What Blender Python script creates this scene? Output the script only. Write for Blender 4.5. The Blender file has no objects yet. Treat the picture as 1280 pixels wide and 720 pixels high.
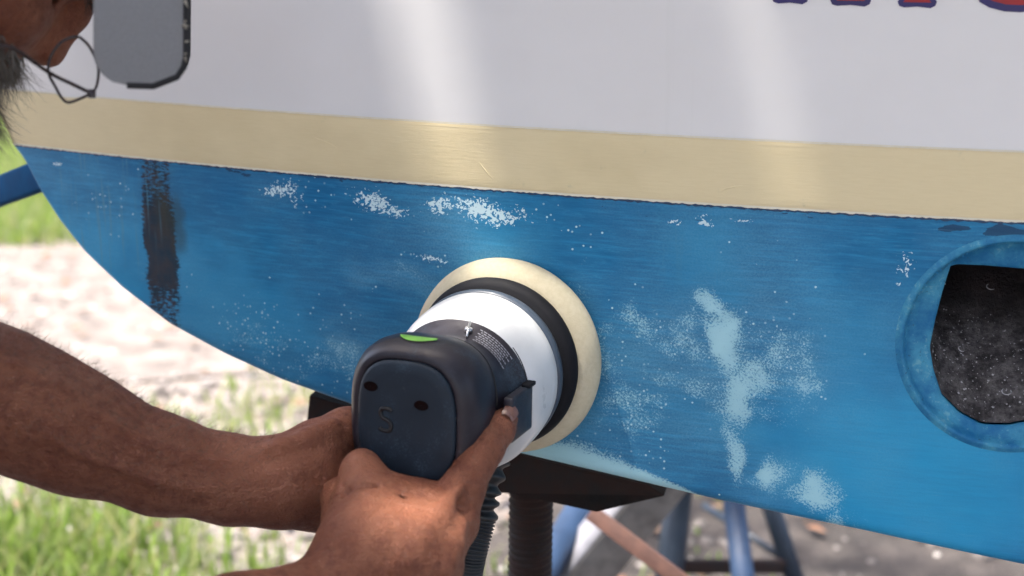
import bpy, math, random
import numpy as np
from mathutils import Vector, Matrix

rng = np.random.default_rng(7)
random.seed(7)
SC = bpy.context.scene
COL = SC.collection
R = math.radians

# ------------------------------------------------------------------ camera
CAM_H, PITCH, FPX = 1.15, R(15.4), 1859.0
cam = bpy.data.cameras.new('camera')
camo = bpy.data.objects.new('camera', cam); COL.objects.link(camo)
camo.location = (0, 0, CAM_H)
camo.rotation_euler = (R(90) - PITCH, 0, 0)
cam.sensor_width = 36; cam.lens = 36 * FPX / 1280
cam.clip_start = 0.02; cam.clip_end = 500
cam.dof.use_dof = True; cam.dof.focus_distance = 1.16; cam.dof.aperture_fstop = 4.6
SC.camera = camo
# ------------------------------------------------------------------ world, sun, exposure
SUN_EL, SUN_AZ = R(73), R(266)         # high sun off to the left, grazing the hull side; azimuth from +Y towards +X
w = bpy.data.worlds.new('World'); SC.world = w; w.use_nodes = True
nt = w.node_tree; bg = nt.nodes['Background']
sky = nt.nodes.new('ShaderNodeTexSky'); sky.sky_type = 'NISHITA'; sky.sun_disc = False
sky.sun_elevation = SUN_EL; sky.sun_rotation = SUN_AZ
sky.air_density = .8; sky.dust_density = 5.0; sky.ozone_density = .6
nt.links.new(sky.outputs[0], bg.inputs[0]); bg.inputs[1].default_value = 0.15
sun = bpy.data.lights.new('sun', 'SUN'); sun.energy = 2.4; sun.angle = R(0.9); sun.color = (1, .94, .86)
suno = bpy.data.objects.new('sun', sun); COL.objects.link(suno)
sd = Vector((math.sin(SUN_AZ) * math.cos(SUN_EL), math.cos(SUN_AZ) * math.cos(SUN_EL), math.sin(SUN_EL)))
suno.rotation_euler = sd.to_track_quat('Z', 'Y').to_euler(); suno.location = (0, 3, 6)
SC.view_settings.view_transform = 'Standard'; SC.view_settings.look = 'None'
SC.view_settings.gamma = 1.0; SC.view_settings.use_curve_mapping = False
SC.view_settings.exposure = 2.50

# ------------------------------------------------------------------ helpers
CAM = np.array((0, 0, CAM_H), float)
AX = np.array((1, 0, 0), float)
AU = np.array((0, math.sin(PITCH), math.cos(PITCH)), float)
AF = np.array((0, math.cos(PITCH), -math.sin(PITCH)), float)
def ray(px, py): return AF + AX * (px - 640) / FPX - AU * (py - 360) / FPX
def at(px, py, d): return CAM + ray(px, py) * d
def V(*a): return np.array(a, float)
def nrm(v): v = np.asarray(v, float); return v / np.linalg.norm(v)

def tag(o, label=None, cat=None, group=None, kind=None):
    if label: o['label'] = label
    if cat: o['category'] = cat
    if group: o['group'] = group
    if kind: o['kind'] = kind
    return o
def empty(name, loc, label=None, cat=None, group=None, kind=None):
    o = bpy.data.objects.new(name, None); COL.objects.link(o); o.location = loc; o.empty_display_size = .05
    bpy.context.view_layer.update()
    return tag(o, label, cat, group, kind)
def obj(name, verts, faces, mat, parent=None, smooth=True, label=None):
    me = bpy.data.meshes.new(name)
    v = np.asarray(verts, float)
    if parent is not None:
        v = v - np.array(parent_world(parent))
    assert max(max(f) for f in faces) < len(v), name
    me.from_pydata(v.tolist(), [], [list(map(int, f)) for f in faces]); me.update()
    if smooth: me.polygons.foreach_set('use_smooth', [True] * len(me.polygons))
    me.materials.append(mat)
    o = bpy.data.objects.new(name, me); COL.objects.link(o)
    if parent is not None: o.parent = parent
    if label: o['label'] = label
    return o
def parent_world(p):
    l = Vector((0, 0, 0))
    while p is not None: l = l + p.location; p = p.parent
    return l
def merge(parts):
    vs, fs, n = [], [], 0
    for v, f in parts:
        vs.append(np.asarray(v, float)); fs += [[i + n for i in q] for q in f]; n += len(v)
    return np.vstack(vs), fs
def grid_faces(nu, nv, wrap=False):
    f = []
    for i in range(nu - 1):
        for j in range(nv if wrap else nv - 1):
            k = (j + 1) % nv
            f.append((i * nv + j, i * nv + k, (i + 1) * nv + k, (i + 1) * nv + j))
    return f
def basis(a):
    a = nrm(a); h = V(0, 0, 1) if abs(a[2]) < .9 else V(1, 0, 0)
    x = nrm(np.cross(h, a)); y = np.cross(a, x); return x, y, a
def tube(pts, rad, n=12, caps=True):
    pts = np.asarray(pts, float); m = len(pts)
    rad = np.full(m, rad) if np.isscalar(rad) else np.asarray(rad, float)
    vs = []; x = None
    for i in range(m):
        t = nrm(pts[min(i + 1, m - 1)] - pts[max(i - 1, 0)])
        if x is None: x, y, _ = basis(t)
        else: x = nrm(x - t * np.dot(x, t)); y = np.cross(t, x)
        for k in range(n):
            a = 2 * math.pi * k / n; vs.append(pts[i] + rad[i] * (x * math.cos(a) + y * math.sin(a)))
    f = grid_faces(m, n, True)
    if caps: f += [tuple(range(n))[::-1], tuple(range((m - 1) * n, m * n))]
    return np.array(vs), f
def lathe(org, axis, prof, n=64, ux=None):
    """prof: list of (h, r)"""
    if ux is None: x, y, a = basis(axis)
    else: a = nrm(axis); x = nrm(ux - a * np.dot(ux, a)); y = np.cross(a, x)
    vs = []
    for h, r in prof:
        for k in range(n):
            t = 2 * math.pi * k / n; vs.append(org + a * h + (x * math.cos(t) + y * math.sin(t)) * r)
    return np.array(vs), grid_faces(len(prof), n, True)
def box(c, dx, dy, dz, bev=0.0):
    """c centre; dx,dy,dz half extent vectors"""
    c = np.asarray(c, float); dx, dy, dz = map(lambda q: np.asarray(q, float), (dx, dy, dz))
    if bev <= 0:
        v = [c + sx * dx + sy * dy + sz * dz for sx in (-1, 1) for sy in (-1, 1) for sz in (-1, 1)]
        return np.array(v), [(0, 1, 3, 2), (4, 6, 7, 5), (0, 4, 5, 1), (2, 3, 7, 6), (0, 2, 6, 4), (1, 5, 7, 3)]
    L = [np.linalg.norm(q) for q in (dx, dy, dz)]; D = [dx / L[0], dy / L[1], dz / L[2]]
    import bmesh
    bm = bmesh.new(); bmesh.ops.create_cube(bm, size=2)
    for q in bm.verts: q.co = Vector((q.co.x * L[0], q.co.y * L[1], q.co.z * L[2]))
    bmesh.ops.bevel(bm, geom=list(bm.edges), offset=bev, segments=2, affect='EDGES', profile=.6)
    bm.verts.index_update()
    v = np.array([c + D[0] * q.co.x + D[1] * q.co.y + D[2] * q.co.z for q in bm.verts])
    f = [[q.index for q in p.verts] for p in bm.faces]; bm.free()
    return v, f

def spline(P, n):
    P = np.asarray(P, float); out = []
    m = len(P) - 1
    for i in range(n):
        t = i / (n - 1) * m; k = min(int(t), m - 1); u = t - k
        p0, p1, p2, p3 = P[max(k - 1, 0)], P[k], P[k + 1], P[min(k + 2, m)]
        out.append(.5 * ((2 * p1) + (-p0 + p2) * u + (2 * p0 - 5 * p1 + 4 * p2 - p3) * u * u + (-p0 + 3 * p1 - 3 * p2 + p3) * u ** 3))
    return np.array(out)
# ------------------------------------------------------------------ materials
class NB:
    def __init__(s, name):
        s.m = bpy.data.materials.new(name); s.m.use_nodes = True; s.t = s.m.node_tree
        s.b = s.t.nodes['Principled BSDF']; s.n = s.t.nodes
    def link(s, a, b): s.t.links.new(a, b)
    def co(s, kind='Object'): return s.n.new('ShaderNodeTexCoord').outputs[kind]
    def mapping(s, v, scale=(1, 1, 1), rot=(0, 0, 0), loc=(0, 0, 0)):
        m = s.n.new('ShaderNodeMapping'); s.link(v, m.inputs[0])
        m.inputs['Scale'].default_value = scale; m.inputs['Rotation'].default_value = rot; m.inputs['Location'].default_value = loc
        return m.outputs[0]
    def noise(s, v, scale, detail=3, rough=.5, dist=0):
        m = s.n.new('ShaderNodeTexNoise'); s.link(v, m.inputs['Vector']); m.inputs['Scale'].default_value = scale
        m.inputs['Detail'].default_value = detail; m.inputs['Roughness'].default_value = rough; m.inputs['Distortion'].default_value = dist
        return m.outputs['Fac']
    def voro(s, v, scale, feat='F1', out='Distance'):
        m = s.n.new('ShaderNodeTexVoronoi'); s.link(v, m.inputs['Vector']); m.inputs['Scale'].default_value = scale; m.feature = feat
        return m.outputs[out]
    def attr(s, name):
        m = s.n.new('ShaderNodeAttribute'); m.attribute_name = name; return m.outputs['Fac']
    def math(s, op, a, b=0.0, c=0.0):
        m = s.n.new('ShaderNodeMath'); m.operation = op
        for i, q in enumerate((a, b, c)):
            if isinstance(q, (int, float)): m.inputs[i].default_value = q
            else: s.link(q, m.inputs[i])
        return m.outputs[0]
    def ramp(s, f, lo, hi, a=0.0, b=1.0):
        m = s.n.new('ShaderNodeMapRange'); m.interpolation_type = 'SMOOTHSTEP'; s.link(f, m.inputs[0])
        for i, q in zip((1, 2, 3, 4), (lo, hi, a, b)): m.inputs[i].default_value = q
        return m.outputs[0]
    def mix(s, f, a, b, mode='MIX'):
        m = s.n.new('ShaderNodeMix'); m.data_type = 'RGBA'; m.blend_type = mode
        if isinstance(f, (int, float)): m.inputs[0].default_value = f
        else: s.link(f, m.inputs[0])
        for i, q in ((6, a), (7, b)):
            if isinstance(q, tuple): m.inputs[i].default_value = q + (1,)
            else: s.link(q, m.inputs[i])
        return m.outputs[2]
    def base(s, c):
        if isinstance(c, tuple): s.b.inputs['Base Color'].default_value = c + (1,)
        else: s.link(c, s.b.inputs['Base Color'])
    def rough(s, r):
        if isinstance(r, (int, float)): s.b.inputs['Roughness'].default_value = r
        else: s.link(r, s.b.inputs['Roughness'])
    def bump(s, h, strength=.3, dist=.001):
        m = s.n.new('ShaderNodeBump'); m.inputs['Strength'].default_value = strength; m.inputs['Distance'].default_value = dist
        s.link(h, m.inputs['Height']); s.link(m.outputs[0], s.b.inputs['Normal']); return m
def simple(name, c1, c2, scale=20, rough=.5, bump=.2, bd=.001, metal=0, rvar=.12, stretch=(1, 1, 1), spec=.5):
    m = NB(name); v = m.mapping(m.co(), stretch); n = m.noise(v, scale, 5, .6)
    m.base(m.mix(m.ramp(n, .3, .7), c1, c2)); m.rough(m.ramp(n, .2, .8, rough - rvar, rough + rvar))
    m.b.inputs['Metallic'].default_value = metal; m.b.inputs['Specular IOR Level'].default_value = spec
    if bump: m.bump(m.noise(v, scale * 6, 4, .6), bump, bd)
    return m.m

def mat_bottom():
    m = NB('bottom_paint'); uv = m.co('UV')
    n1 = m.noise(m.mapping(uv, (7, 16, 1)), 1, 5, .6)                   # broad blotches
    n2 = m.noise(m.mapping(uv, (26, 330, 1)), 1, 6, .65)                  # brush strokes
    n3 = m.noise(uv, 600, 4, .7)                                         # fine grain
    n4 = m.noise(m.mapping(uv, (60, 140, 1)), 1, 6, .7)
    wide = lambda q: m.ramp(q, .27, .73)
    c = m.mix(m.ramp(n1, .35, .68), (.012, .19, .40), (.018, .26, .50))
    c = m.mix(m.ramp(m.math('MULTIPLY', n2, m.attr('brush')), .25, .62, 0, .75), c, (.006, .105, .25))
    c = m.mix(m.ramp(n4, .5, .75, 0, .35), c, (.05, .33, .56))
    c = m.mix(m.math('MULTIPLY', m.attr('fade_and_light'), m.ramp(n2, .15, .75, .55, 1)), c, (.022, .34, .60))
    # thin film of sanding haze
    hz = m.math('MULTIPLY', m.attr('haze'), m.ramp(n1, .2, .8, .6, 1.0))
    c = m.mix(m.math('MULTIPLY', hz, m.ramp(n3, .3, .7, .35, 1)), c, (.20, .47, .62))
    # primer rubbed through: grain threshold
    g = m.math('ADD', m.math('MULTIPLY', wide(m.noise(m.mapping(uv, (1, 1, 1), (0, 0, R(35))), 620, 5, .8)), .75), m.math('MULTIPLY', wide(m.noise(uv, 60, 3, .6)), .25))
    pr = m.ramp(m.math('ADD', m.math('ADD', g, m.attr('primer')), -1.0), -.02, .22)
    c = m.mix(m.math('MULTIPLY', pr, m.math('ADD', .45, m.math('MULTIPLY', m.attr('primer'), .5))), c, (.44, .74, .80))
    # round specks
    vv = m.voro(uv, 330); vc = m.voro(uv, 330, out='Color')
    sx = m.n.new('ShaderNodeSeparateColor'); m.link(vc, sx.inputs[0])
    keep = m.math('GREATER_THAN', m.math('ADD', sx.outputs[0], m.attr('speck')), 1.0)
    dot = m.math('MULTIPLY', keep, m.ramp(vv, .22, .36, 1, 0))
    c = m.mix(m.math('MULTIPLY', dot, m.ramp(sx.outputs[1], 0, 1, .3, .95)), c, (.5, .72, .76))
    # crisp chips at the top (blobs)
    vc2 = wide(m.noise(uv, 300, 2, .5, 1.2))
    ch = m.ramp(m.math('ADD', m.math('ADD', vc2, m.attr('chip')), -1.0), 0, .03)
    c = m.mix(ch, c, (.62, .80, .84))
    # dark old layers near the tape
    dk = m.ramp(m.math('ADD', m.math('ADD', m.noise(m.mapping(uv, (60, 170, 1)), 1, 4, .6), m.attr('dark')), -1.0), 0, .05)
    c = m.mix(m.math('MULTIPLY', dk, .8), c, (.014, .045, .10))
    scn = m.ramp(m.noise(m.mapping(uv, (34, 900, 1), (0, 0, R(-14))), 1, 2, .5), .66, .72); scm = m.ramp(m.noise(uv, 11, 3, .6), .45, .7)
    c = m.mix(m.math('MULTIPLY', m.math('MULTIPLY', scn, scm), .35), c, (.20, .45, .58))
    # stain strip
    st = m.attr('stain')
    sp = wide(m.noise(m.mapping(uv, (150, 420, 1)), 1, 7, .8))
    sm = m.ramp(m.math('ADD', m.math('ADD', sp, st), -1.0), -.12, .16)
    sc = m.mix(m.ramp(m.noise(m.mapping(uv, (80, 60, 1)), 1, 4), .35, .65), (.008, .014, .024), (.040, .020, .014))
    c = m.mix(m.math('MULTIPLY', sm, .92), c, sc)
    c = m.mix(m.attr('rust'), c, (.035, .05, .03))
    # pale vertical runs near the stem
    rn = m.ramp(m.noise(m.mapping(uv, (230, 9, 1)), 1, 3, .6), .52, .7)
    c = m.mix(m.math('MULTIPLY', rn, m.attr('runs')), c, (.10, .27, .36))
    m.base(c)
    m.rough(m.ramp(n2, .2, .8, .42, .62)); m.b.inputs['Specular IOR Level'].default_value = .25
    h = m.math('ADD', m.math('MULTIPLY', n2, .6), m.math('MULTIPLY', n3, .5))
    h = m.math('ADD', h, m.math('MULTIPLY', ch, -.9)); h = m.math('ADD', h, m.math('MULTIPLY', pr, -.25))
    m.bump(h, .35, .0006)
    return m.m
def mat_tape():
    m = NB('masking_tape'); uv = m.co('UV')
    n = m.noise(m.mapping(uv, (60, 620, 1)), 1, 5, .7); b = m.noise(m.mapping(uv, (4, 6, 1)), 1, 4, .6)
    s = m.noise(m.mapping(uv, (50, 40, 1)), 1, 5, .7)
    c = m.mix(m.ramp(n, .2, .8), (.78, .65, .39), (.82, .69, .43))
    c = m.mix(m.ramp(b, .45, .7, 0, .35), c, (.55, .44, .23))
    c = m.mix(m.ramp(s, .62, .8, 0, .5), c, (.45, .42, .28))
    m.base(c); m.rough(.72); m.b.inputs['Specular IOR Level'].default_value = .25; m.bump(n, .28, .0006); return m.m
def mat_topside():
    m = NB('white_topside'); uv = m.co('UV')
    b = m.noise(m.mapping(uv, (3, 4, 1)), 1, 5, .6)
    r = m.noise(m.mapping(uv, (90, 2.2, 1)), 1, 4, .6)
    c = m.mix(m.ramp(b, .3, .75), (.77, .755, .735), (.83, .815, .795))
    c = m.mix(m.ramp(r, .6, .85, 0, .3), c, (.70, .70, .66))
    m.base(c); m.rough(m.ramp(b, .2, .8, .26, .36)); m.b.inputs['Coat Weight'].default_value = .25
    m.b.inputs['Coat Roughness'].default_value = .12
    m.bump(m.noise(m.mapping(uv, (7, 3, 1)), 1, 2, .4), .12, .004); return m.m
def mat_skin():
    m = NB('tanned_skin'); v = m.co()
    a = m.noise(v, 22, 5, .6); b = m.noise(v, 130, 5, .65); p = m.voro(v, 900)
    c = m.mix(m.ramp(a, .35, .65), (.195, .065, .033), (.27, .105, .057))
    c = m.mix(m.ramp(b, .42, .70, 0, .75), c, (.14, .042, .026))
    c = m.mix(m.ramp(m.noise(v, 260, 3, .6), .64, .74, 0, .45), c, (.10, .042, .026))
    c = m.mix(m.math('MULTIPLY', m.attr('ruddy_and_lit'), .55), c, (.40, .155, .085))
    m.base(c); m.rough(m.ramp(b, .3, .7, .42, .6)); m.b.inputs['Specular IOR Level'].default_value = .3
    m.b.inputs['Subsurface Weight'].default_value = .12; m.b.inputs['Subsurface Radius'].default_value = (.9, .35, .2)
    m.b.inputs['Subsurface Scale'].default_value = .006
    cr = m.voro(m.mapping(v, (1, 1, 1.0)), 420, 'DISTANCE_TO_EDGE')
    wr = m.noise(m.mapping(v, (60, 260, 200), (.3, .5, .2)), 1, 4, .6, .6)
    big = m.noise(m.mapping(v, (45, 70, 55)), 1, 4, .55, .8)
    h = m.math('ADD', m.math('MULTIPLY', m.ramp(cr, 0, .12), .25), m.math('ADD', m.math('MULTIPLY', wr, .9), m.math('MULTIPLY', big, 2.2)))
    h = m.math('ADD', h, m.math('MULTIPLY', p, .2))
    m.bump(h, 1.0, .0019); return m.m

M = {}
M['bottom'] = mat_bottom(); M['tape'] = mat_tape(); M['white'] = mat_topside(); M['skin'] = mat_skin()
M['tunnel'] = None
M['barn'] = simple('barnacle_crust', (.30, .29, .30), (.6, .58, .58), 300, .6, .3)
m_ = NB('recess_blue'); v_ = m_.co(); n_ = m_.noise(v_, 30, 6, .65); f_ = m_.noise(v_, 260, 6, .75)
c_ = m_.mix(m_.ramp(n_, .35, .65), (.010, .14, .32), (.06, .30, .46)); c_ = m_.mix(m_.ramp(m_.math('ADD', m_.math('MULTIPLY', f_, .6), m_.math('MULTIPLY', n_, .4)), .54, .62, 0, .6), c_, (.20, .42, .48))
c_ = m_.mix(m_.ramp(f_, .40, .33, 0, .55), c_, (.03, .06, .07)); m_.base(c_); m_.rough(.55); m_.b.inputs['Specular IOR Level'].default_value = .3; m_.bump(f_, .5, .0015); M['ringblue'] = m_.m
M['pad'] = simple('polishing_foam', (.72, .62, .41), (.78, .68, .48), 300, .9, .9, .0012)
M['back'] = simple('backing_rubber', (.006, .006, .008), (.012, .012, .015), 80, .7, .2, spec=.2)
M['skirt'] = simple('skirt_rubber', (.045, .06, .085), (.06, .08, .11), 90, .42, .2)
M['housing'] = simple('white_housing', (.62, .62, .61), (.70, .70, .69), 30, .35, .12, .0004)
def dusty(name, c1, c2, rough, spec):
    m = NB(name); v = m.co(); n = m.noise(v, 26, 5, .65); f = m.noise(v, 700, 4, .7); k = m.noise(m.mapping(v, (40, 300, 90)), 1, 4, .6)
    c = m.mix(m.ramp(n, .3, .7), c1, c2); c = m.mix(m.ramp(m.math('ADD', m.math('MULTIPLY', n, .6), m.math('MULTIPLY', f, .4)), .52, .68, 0, .30), c, (.10, .17, .22))
    c = m.mix(m.ramp(k, .66, .74, 0, .25), c, (.12, .12, .13)); m.base(c); m.rough(m.ramp(n, .3, .7, rough - .08, rough + .16)); m.b.inputs['Specular IOR Level'].default_value = spec
    m.bump(f, .35, .0003); return m.m
M['body'] = dusty('tool_body', (.013, .011, .017), (.020, .017, .025), .38, .4)
M['cap'] = dusty('tool_end_cap', (.012, .020, .031), (.017, .027, .041), .52, .25)
M['dark'] = simple('dark_print', (.006, .006, .008), (.01, .01, .012), 90, .5, 0)
M['holedark'] = simple('screw_hole_dark', (.004, .001, .001), (.008, .002, .002), 200, .8, 0, spec=.1)
M['green'] = simple('green_badge', (.16, .42, .05), (.22, .52, .08), 90, .4, 0)
M['print'] = simple('pale_print', (.32, .32, .36), (.42, .42, .46), 90, .5, 0)
M['metal'] = simple('bare_metal', (.5, .5, .5), (.65, .65, .65), 90, .3, .1, metal=1)
M['ruststeel'] = simple('dark_rusty_steel', (.010, .0045, .003), (.030, .012, .008), 60, .85, .5, .0015)
M['rustbar'] = simple('rusty_bar', (.06, .024, .017), (.10, .045, .032), 60, .7, .5, .0015)
M['bluesteel'] = simple('blue_stand_paint', (.004, .018, .050), (.009, .032, .08), 24, .65, .3, .001)
M['darkblue'] = simple('dull_blue_stand_paint', (.008, .018, .034), (.02, .032, .05), 24, .5, .3, .001)
M['timber'] = simple('weathered_timber', (.12, .11, .105), (.24, .225, .21), 30, .85, .5, .002)
M['timber_sunlit'] = simple('sunlit_weathered_timber', (.13, .13, .15), (.20, .20, .225), 30, .85, .5, .002)  # copy of the timber colour for the top face in sun
M['hair'] = simple('brown_hair', (.03, .02, .014), (.06, .04, .028), 90, .5, 0)
M['greyhair'] = simple('grizzled_hair', (.07, .06, .05), (.20, .18, .15), 60, .5, 0)
M['armhair'] = simple('arm_hair', (.05, .03, .02), (.16, .11, .07), 60, .5, 0)
M['nail'] = simple('fingernail', (.17, .082, .062), (.20, .10, .078), 90, .3, .05)
M['capcloth'] = simple('grey_cap_cloth', (.19, .19, .195), (.23, .23, .235), 900, .8, .5, .0005)
M['capblack'] = simple('black_cap_cloth', (.010, .010, .011), (.018, .018, .02), 900, .8, .5, .0005)
M['thread'] = simple('frayed_thread', (.28, .25, .20), (.40, .37, .31), 300, .8, .3)
M['frame'] = simple('spectacle_frame', (.018, .010, .010), (.03, .016, .015), 100, .3, 0)
M['shirt'] = simple('dark_shirt_cotton', (.03, .035, .05), (.045, .05, .07), 300, .85, .5, .001)
M['jeans'] = simple('denim', (.04, .06, .11), (.07, .10, .17), 300, .85, .5, .001)
M['navy'] = simple('navy_lettering', (.018, .014, .10), (.024, .018, .13), 40, .35, 0)
M['red'] = simple('red_lettering', (.30, .008, .012), (.36, .012, .016), 40, .35, 0)
M['hose'] = simple('hose_rubber', (.012, .014, .016), (.022, .024, .028), 90, .45, .2)
g = NB('clear_lens'); g.base((.96, .97, .97)); g.rough(.02); g.b.inputs['Transmission Weight'].default_value = 1; g.b.inputs['IOR'].default_value = 1.1
M['lens'] = g.m

# ------------------------------------------------------------------ boat geometry functions
TH = R(13.1); BC = V(math.cos(TH), -math.sin(TH), 0); BN = V(-math.sin(TH), -math.cos(TH), 0)
TG = math.tan(R(8)); LB = .92; BULGE = .034
def breadth(s):
    s = np.asarray(s, float); u = s / LB
    bl = np.where(u <= 1, 4 * BULGE * u * (1 - u), -4 * BULGE * (u - 1))
    b = .022 + s * TG + bl
    return np.where(s < 0, .022 + s * (TG + 4 * BULGE / LB) * .2, b)
STEM = V(-.467, 1.38, 0) - BN * .022
def hp(s, z, off=0.0):
    return STEM + BC * s + BN * (float(breadth(s)) + off) + V(0, 0, z)
def hit(px, py):
    """where the sight line through a photo pixel meets the near hull side -> (s, z)"""
    r = ray(px, py); t = 1.25
    for _ in range(40):
        p = CAM + r * t; q = p - STEM; s = q @ BC
        e = (q @ BN) - float(breadth(s)); t -= e / (r @ BN) * .9
    p = CAM + r * t; return float((p - STEM) @ BC), float(p[2])
Z_TB = hit(640, 238)[1]; Z_TT = hit(640, 158)[1]
print('ztb', Z_TB, 'ztt', Z_TT, [hit(x, y)[1] for x, y in ((20, 183), (1280, 280), (60, 115), (1280, 191))], hit(20, 183), hit(1280, 280))
KP = [hit(*p) for p in [(20, 183), (34, 212), (50, 243), (74, 280), (104, 318), (150, 362), (210, 408), (280, 446), (350, 478), (440, 510),
                        (540, 541), (650, 571), (760, 597), (900, 630), (1080, 668), (1280, 711)]]
KS = np.array([p[0] for p in KP]); KZ = np.array([p[1] for p in KP])
KS[0] = 0
def keel_z(s):
    s = np.asarray(s, float)
    z = np.interp(s, KS, KZ)
    return np.where(s > KS[-1], KZ[-1] - (s - KS[-1]) * .03, z)
S_END = 3.6; Z_DECK = 1.75
def s_stem(z): return -(z - Z_TB) * .42

BOAT = empty('boat', (float(STEM[0]), float(STEM[1]), 0), 'white hulled boat with worn blue bottom paint and cream masking tape, propped up on stands', 'boat')

# thruster recess centre
TC = hit(1266, 432); TR = .0800
print('thruster', TC)
scol = np.concatenate([np.linspace(0, .06, 40)[:-1] ** 1.0, np.linspace(.06, 1.0, 380), np.linspace(1.02, S_END, 60)])
NR = 130
SS, ZZ = [], []
V_, UV_ = [], []
rnd = .010
ds = .002
for s in scol:
    zk = float(keel_z(s)); zt = Z_TB
    for j in range(NR):
        f = j / (NR - 1); z = zk + (zt - zk) * f
        # snap to the recess circle
        q = math.hypot(s - TC[0], z - TC[1])
        s2, z2 = s, z
        if abs(q - TR) < .0022 and q > 1e-6: s2 = TC[0] + (s - TC[0]) * TR / q; z2 = TC[1] + (z - TC[1]) * TR / q
        dk = max(0.0, z2 - zk)
        inward = rnd * (1 - math.sqrt(max(0, 1 - (1 - min(dk, rnd) / rnd) ** 2))) if dk < rnd else 0
        V_.append(hp(s2, z2, -inward * min(1, (zt - zk) / .02))); SS.append(s2); ZZ.append(z2)
F_ = []
nc = len(scol)
SSa = np.array(SS); ZZa = np.array(ZZ)
for i in range(nc - 1):
    for j in range(NR - 1):
        a, b, c, d = i * NR + j, (i + 1) * NR + j, (i + 1) * NR + j + 1, i * NR + j + 1
        cs = (SS[a] + SS[c]) / 2; cz = (ZZ[a] + ZZ[c]) / 2
        if math.hypot(cs - TC[0], cz - TC[1]) < TR - .0006: continue
        F_.append((a, b, c, d))
# bottom strip to the centreline and far side
base = len(V_)
for i, s in enumerate(scol):
    zk = float(keel_z(s)); b = float(breadth(s))
    V_.append(STEM + BC * s + V(0, 0, zk - .001)); V_.append(STEM + BC * s - BN * (b - rnd) + V(0, 0, zk)); V_.append(STEM + BC * s - BN * b + V(0, 0, Z_TB))
    SS += [s] * 3; ZZ += [zk, zk, Z_TB]
for i in range(nc - 1):
    a, b = base + 3 * i, base + 3 * (i + 1)
    F_ += [(i * NR, a, b, (i + 1) * NR), (a, a + 1, b + 1, b), (a + 1, a + 2, b + 2, b + 1)]
F_ += [(base + 3 * (nc - 1), base + 3 * (nc - 1) + 1, base + 3 * (nc - 1) + 2, nc * NR - 1, (nc - 1) * NR)]
bottom = obj('bottom', V_, F_, M['bottom'], BOAT)
me = bottom.data
uvl = me.uv_layers.new(name='UVMap'); li = np.zeros(len(me.loops), int); me.loops.foreach_get('vertex_index', li)
S_, Z_ = np.array(SS), np.array(ZZ)
uvl.data.foreach_set('uv', np.stack([S_[li] + 2, Z_[li]], 1).ravel())
PX = 1 / 1510.0                            # metres per photo pixel at the hull, for patch sizes
def vnoise(x, y, s, seed=0):
    r = np.random.default_rng(seed); G = r.random((64, 64)); x = x * s; y = y * s
    xi, yi = np.floor(x).astype(int), np.floor(y).astype(int); fx, fy = x - xi, y - yi; fx = fx * fx * (3 - 2 * fx); fy = fy * fy * (3 - 2 * fy)
    g_ = lambda a, b: G[a % 64, b % 64]
    return (g_(xi, yi) * (1 - fx) + g_(xi + 1, yi) * fx) * (1 - fy) + (g_(xi, yi + 1) * (1 - fx) + g_(xi + 1, yi + 1) * fx) * fy
def fbm(x, y, s, seed): return sum((vnoise(x, y, s * 2 ** k, seed + k) - .5) * .55 ** k for k in range(4))
WX = 44 * fbm(S_, Z_, 22, 11); WY = 44 * fbm(S_, Z_, 22, 31)
def ell(px, py, rx, ry, rot=0, amp=1.0, p=1.0):
    s0, z0 = hit(px, py); k = np.clip(hit(px + 20, py)[0] - s0, .002, 1) / 20
    x = (S_ - s0) / k + WX * min(1, .25 + .5 * min(rx, ry) / 25); y = -(Z_ - z0) / k + WY * min(1, .25 + .5 * min(rx, ry) / 25); c, n = math.cos(R(rot)), math.sin(R(rot))
    u = (x * c + y * n) / rx; v = (-x * n + y * c) / ry
    return amp * np.exp(-((u * u + v * v) ** p))
def setattr_(name, a):
    at_ = me.attributes.new(name, 'FLOAT', 'POINT'); at_.data.foreach_set('value', np.clip(a, 0, 1).astype(np.float32))
mx = lambda *a: np.maximum.reduce(a)
# primer rubbed through
soft = mx(ell(892, 378, 26, 16, 30, .90), ell(905, 415, 34, 52, -6, .98), ell(925, 480, 48, 60, -8, .90), ell(912, 560, 17, 66, -4, .82),
          ell(860, 475, 80, 28, 15, .64), ell(790, 492, 66, 32, 10, .60), ell(815, 410, 70, 24, 25, .58), ell(985, 440, 50, 60, 40, .62), ell(865, 425, 40, 18, 20, .66),
          ell(972, 600, 38, 34, 10, .92), ell(1030, 622, 32, 34, 0, .88), ell(1052, 655, 30, 24, 20, .56), ell(760, 440, 28, 60, 0, .54), ell(1010, 480, 34, 50, 20, .54),
          ell(420, 430, 54, 38, -10, .56), ell(400, 455, 80, 30, 20, .50), ell(500, 345, 50, 12, 4, .42), ell(940, 470, 90, 90, 0, .55), ell(780, 520, 70, 60, 0, .46), ell(690, 350, 60, 50, 0, .36),
          ell(1150, 400, 24, 60, 0, .36), ell(330, 440, 60, 40, 20, .38)) + .16 * fbm(S_, Z_, 70, 51)
band = np.zeros_like(S_)
s_a, s_b = hit(655, 575)[0], hit(885, 628)[0]
u = (S_ - s_a) / (s_b - s_a); hgt = .0155 * np.clip((1 - u) * 1.6, 0, 1) ** .8 * np.clip((u + .25) * 5, 0, 1)
d_k = Z_ - keel_z(S_)
band = np.where((u > -.25) & (u < 1.0), np.clip(1.75 - d_k / np.maximum(hgt, 1e-4) * .8, 0, 1), 0)
setattr_('primer', mx(soft, band))
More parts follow.
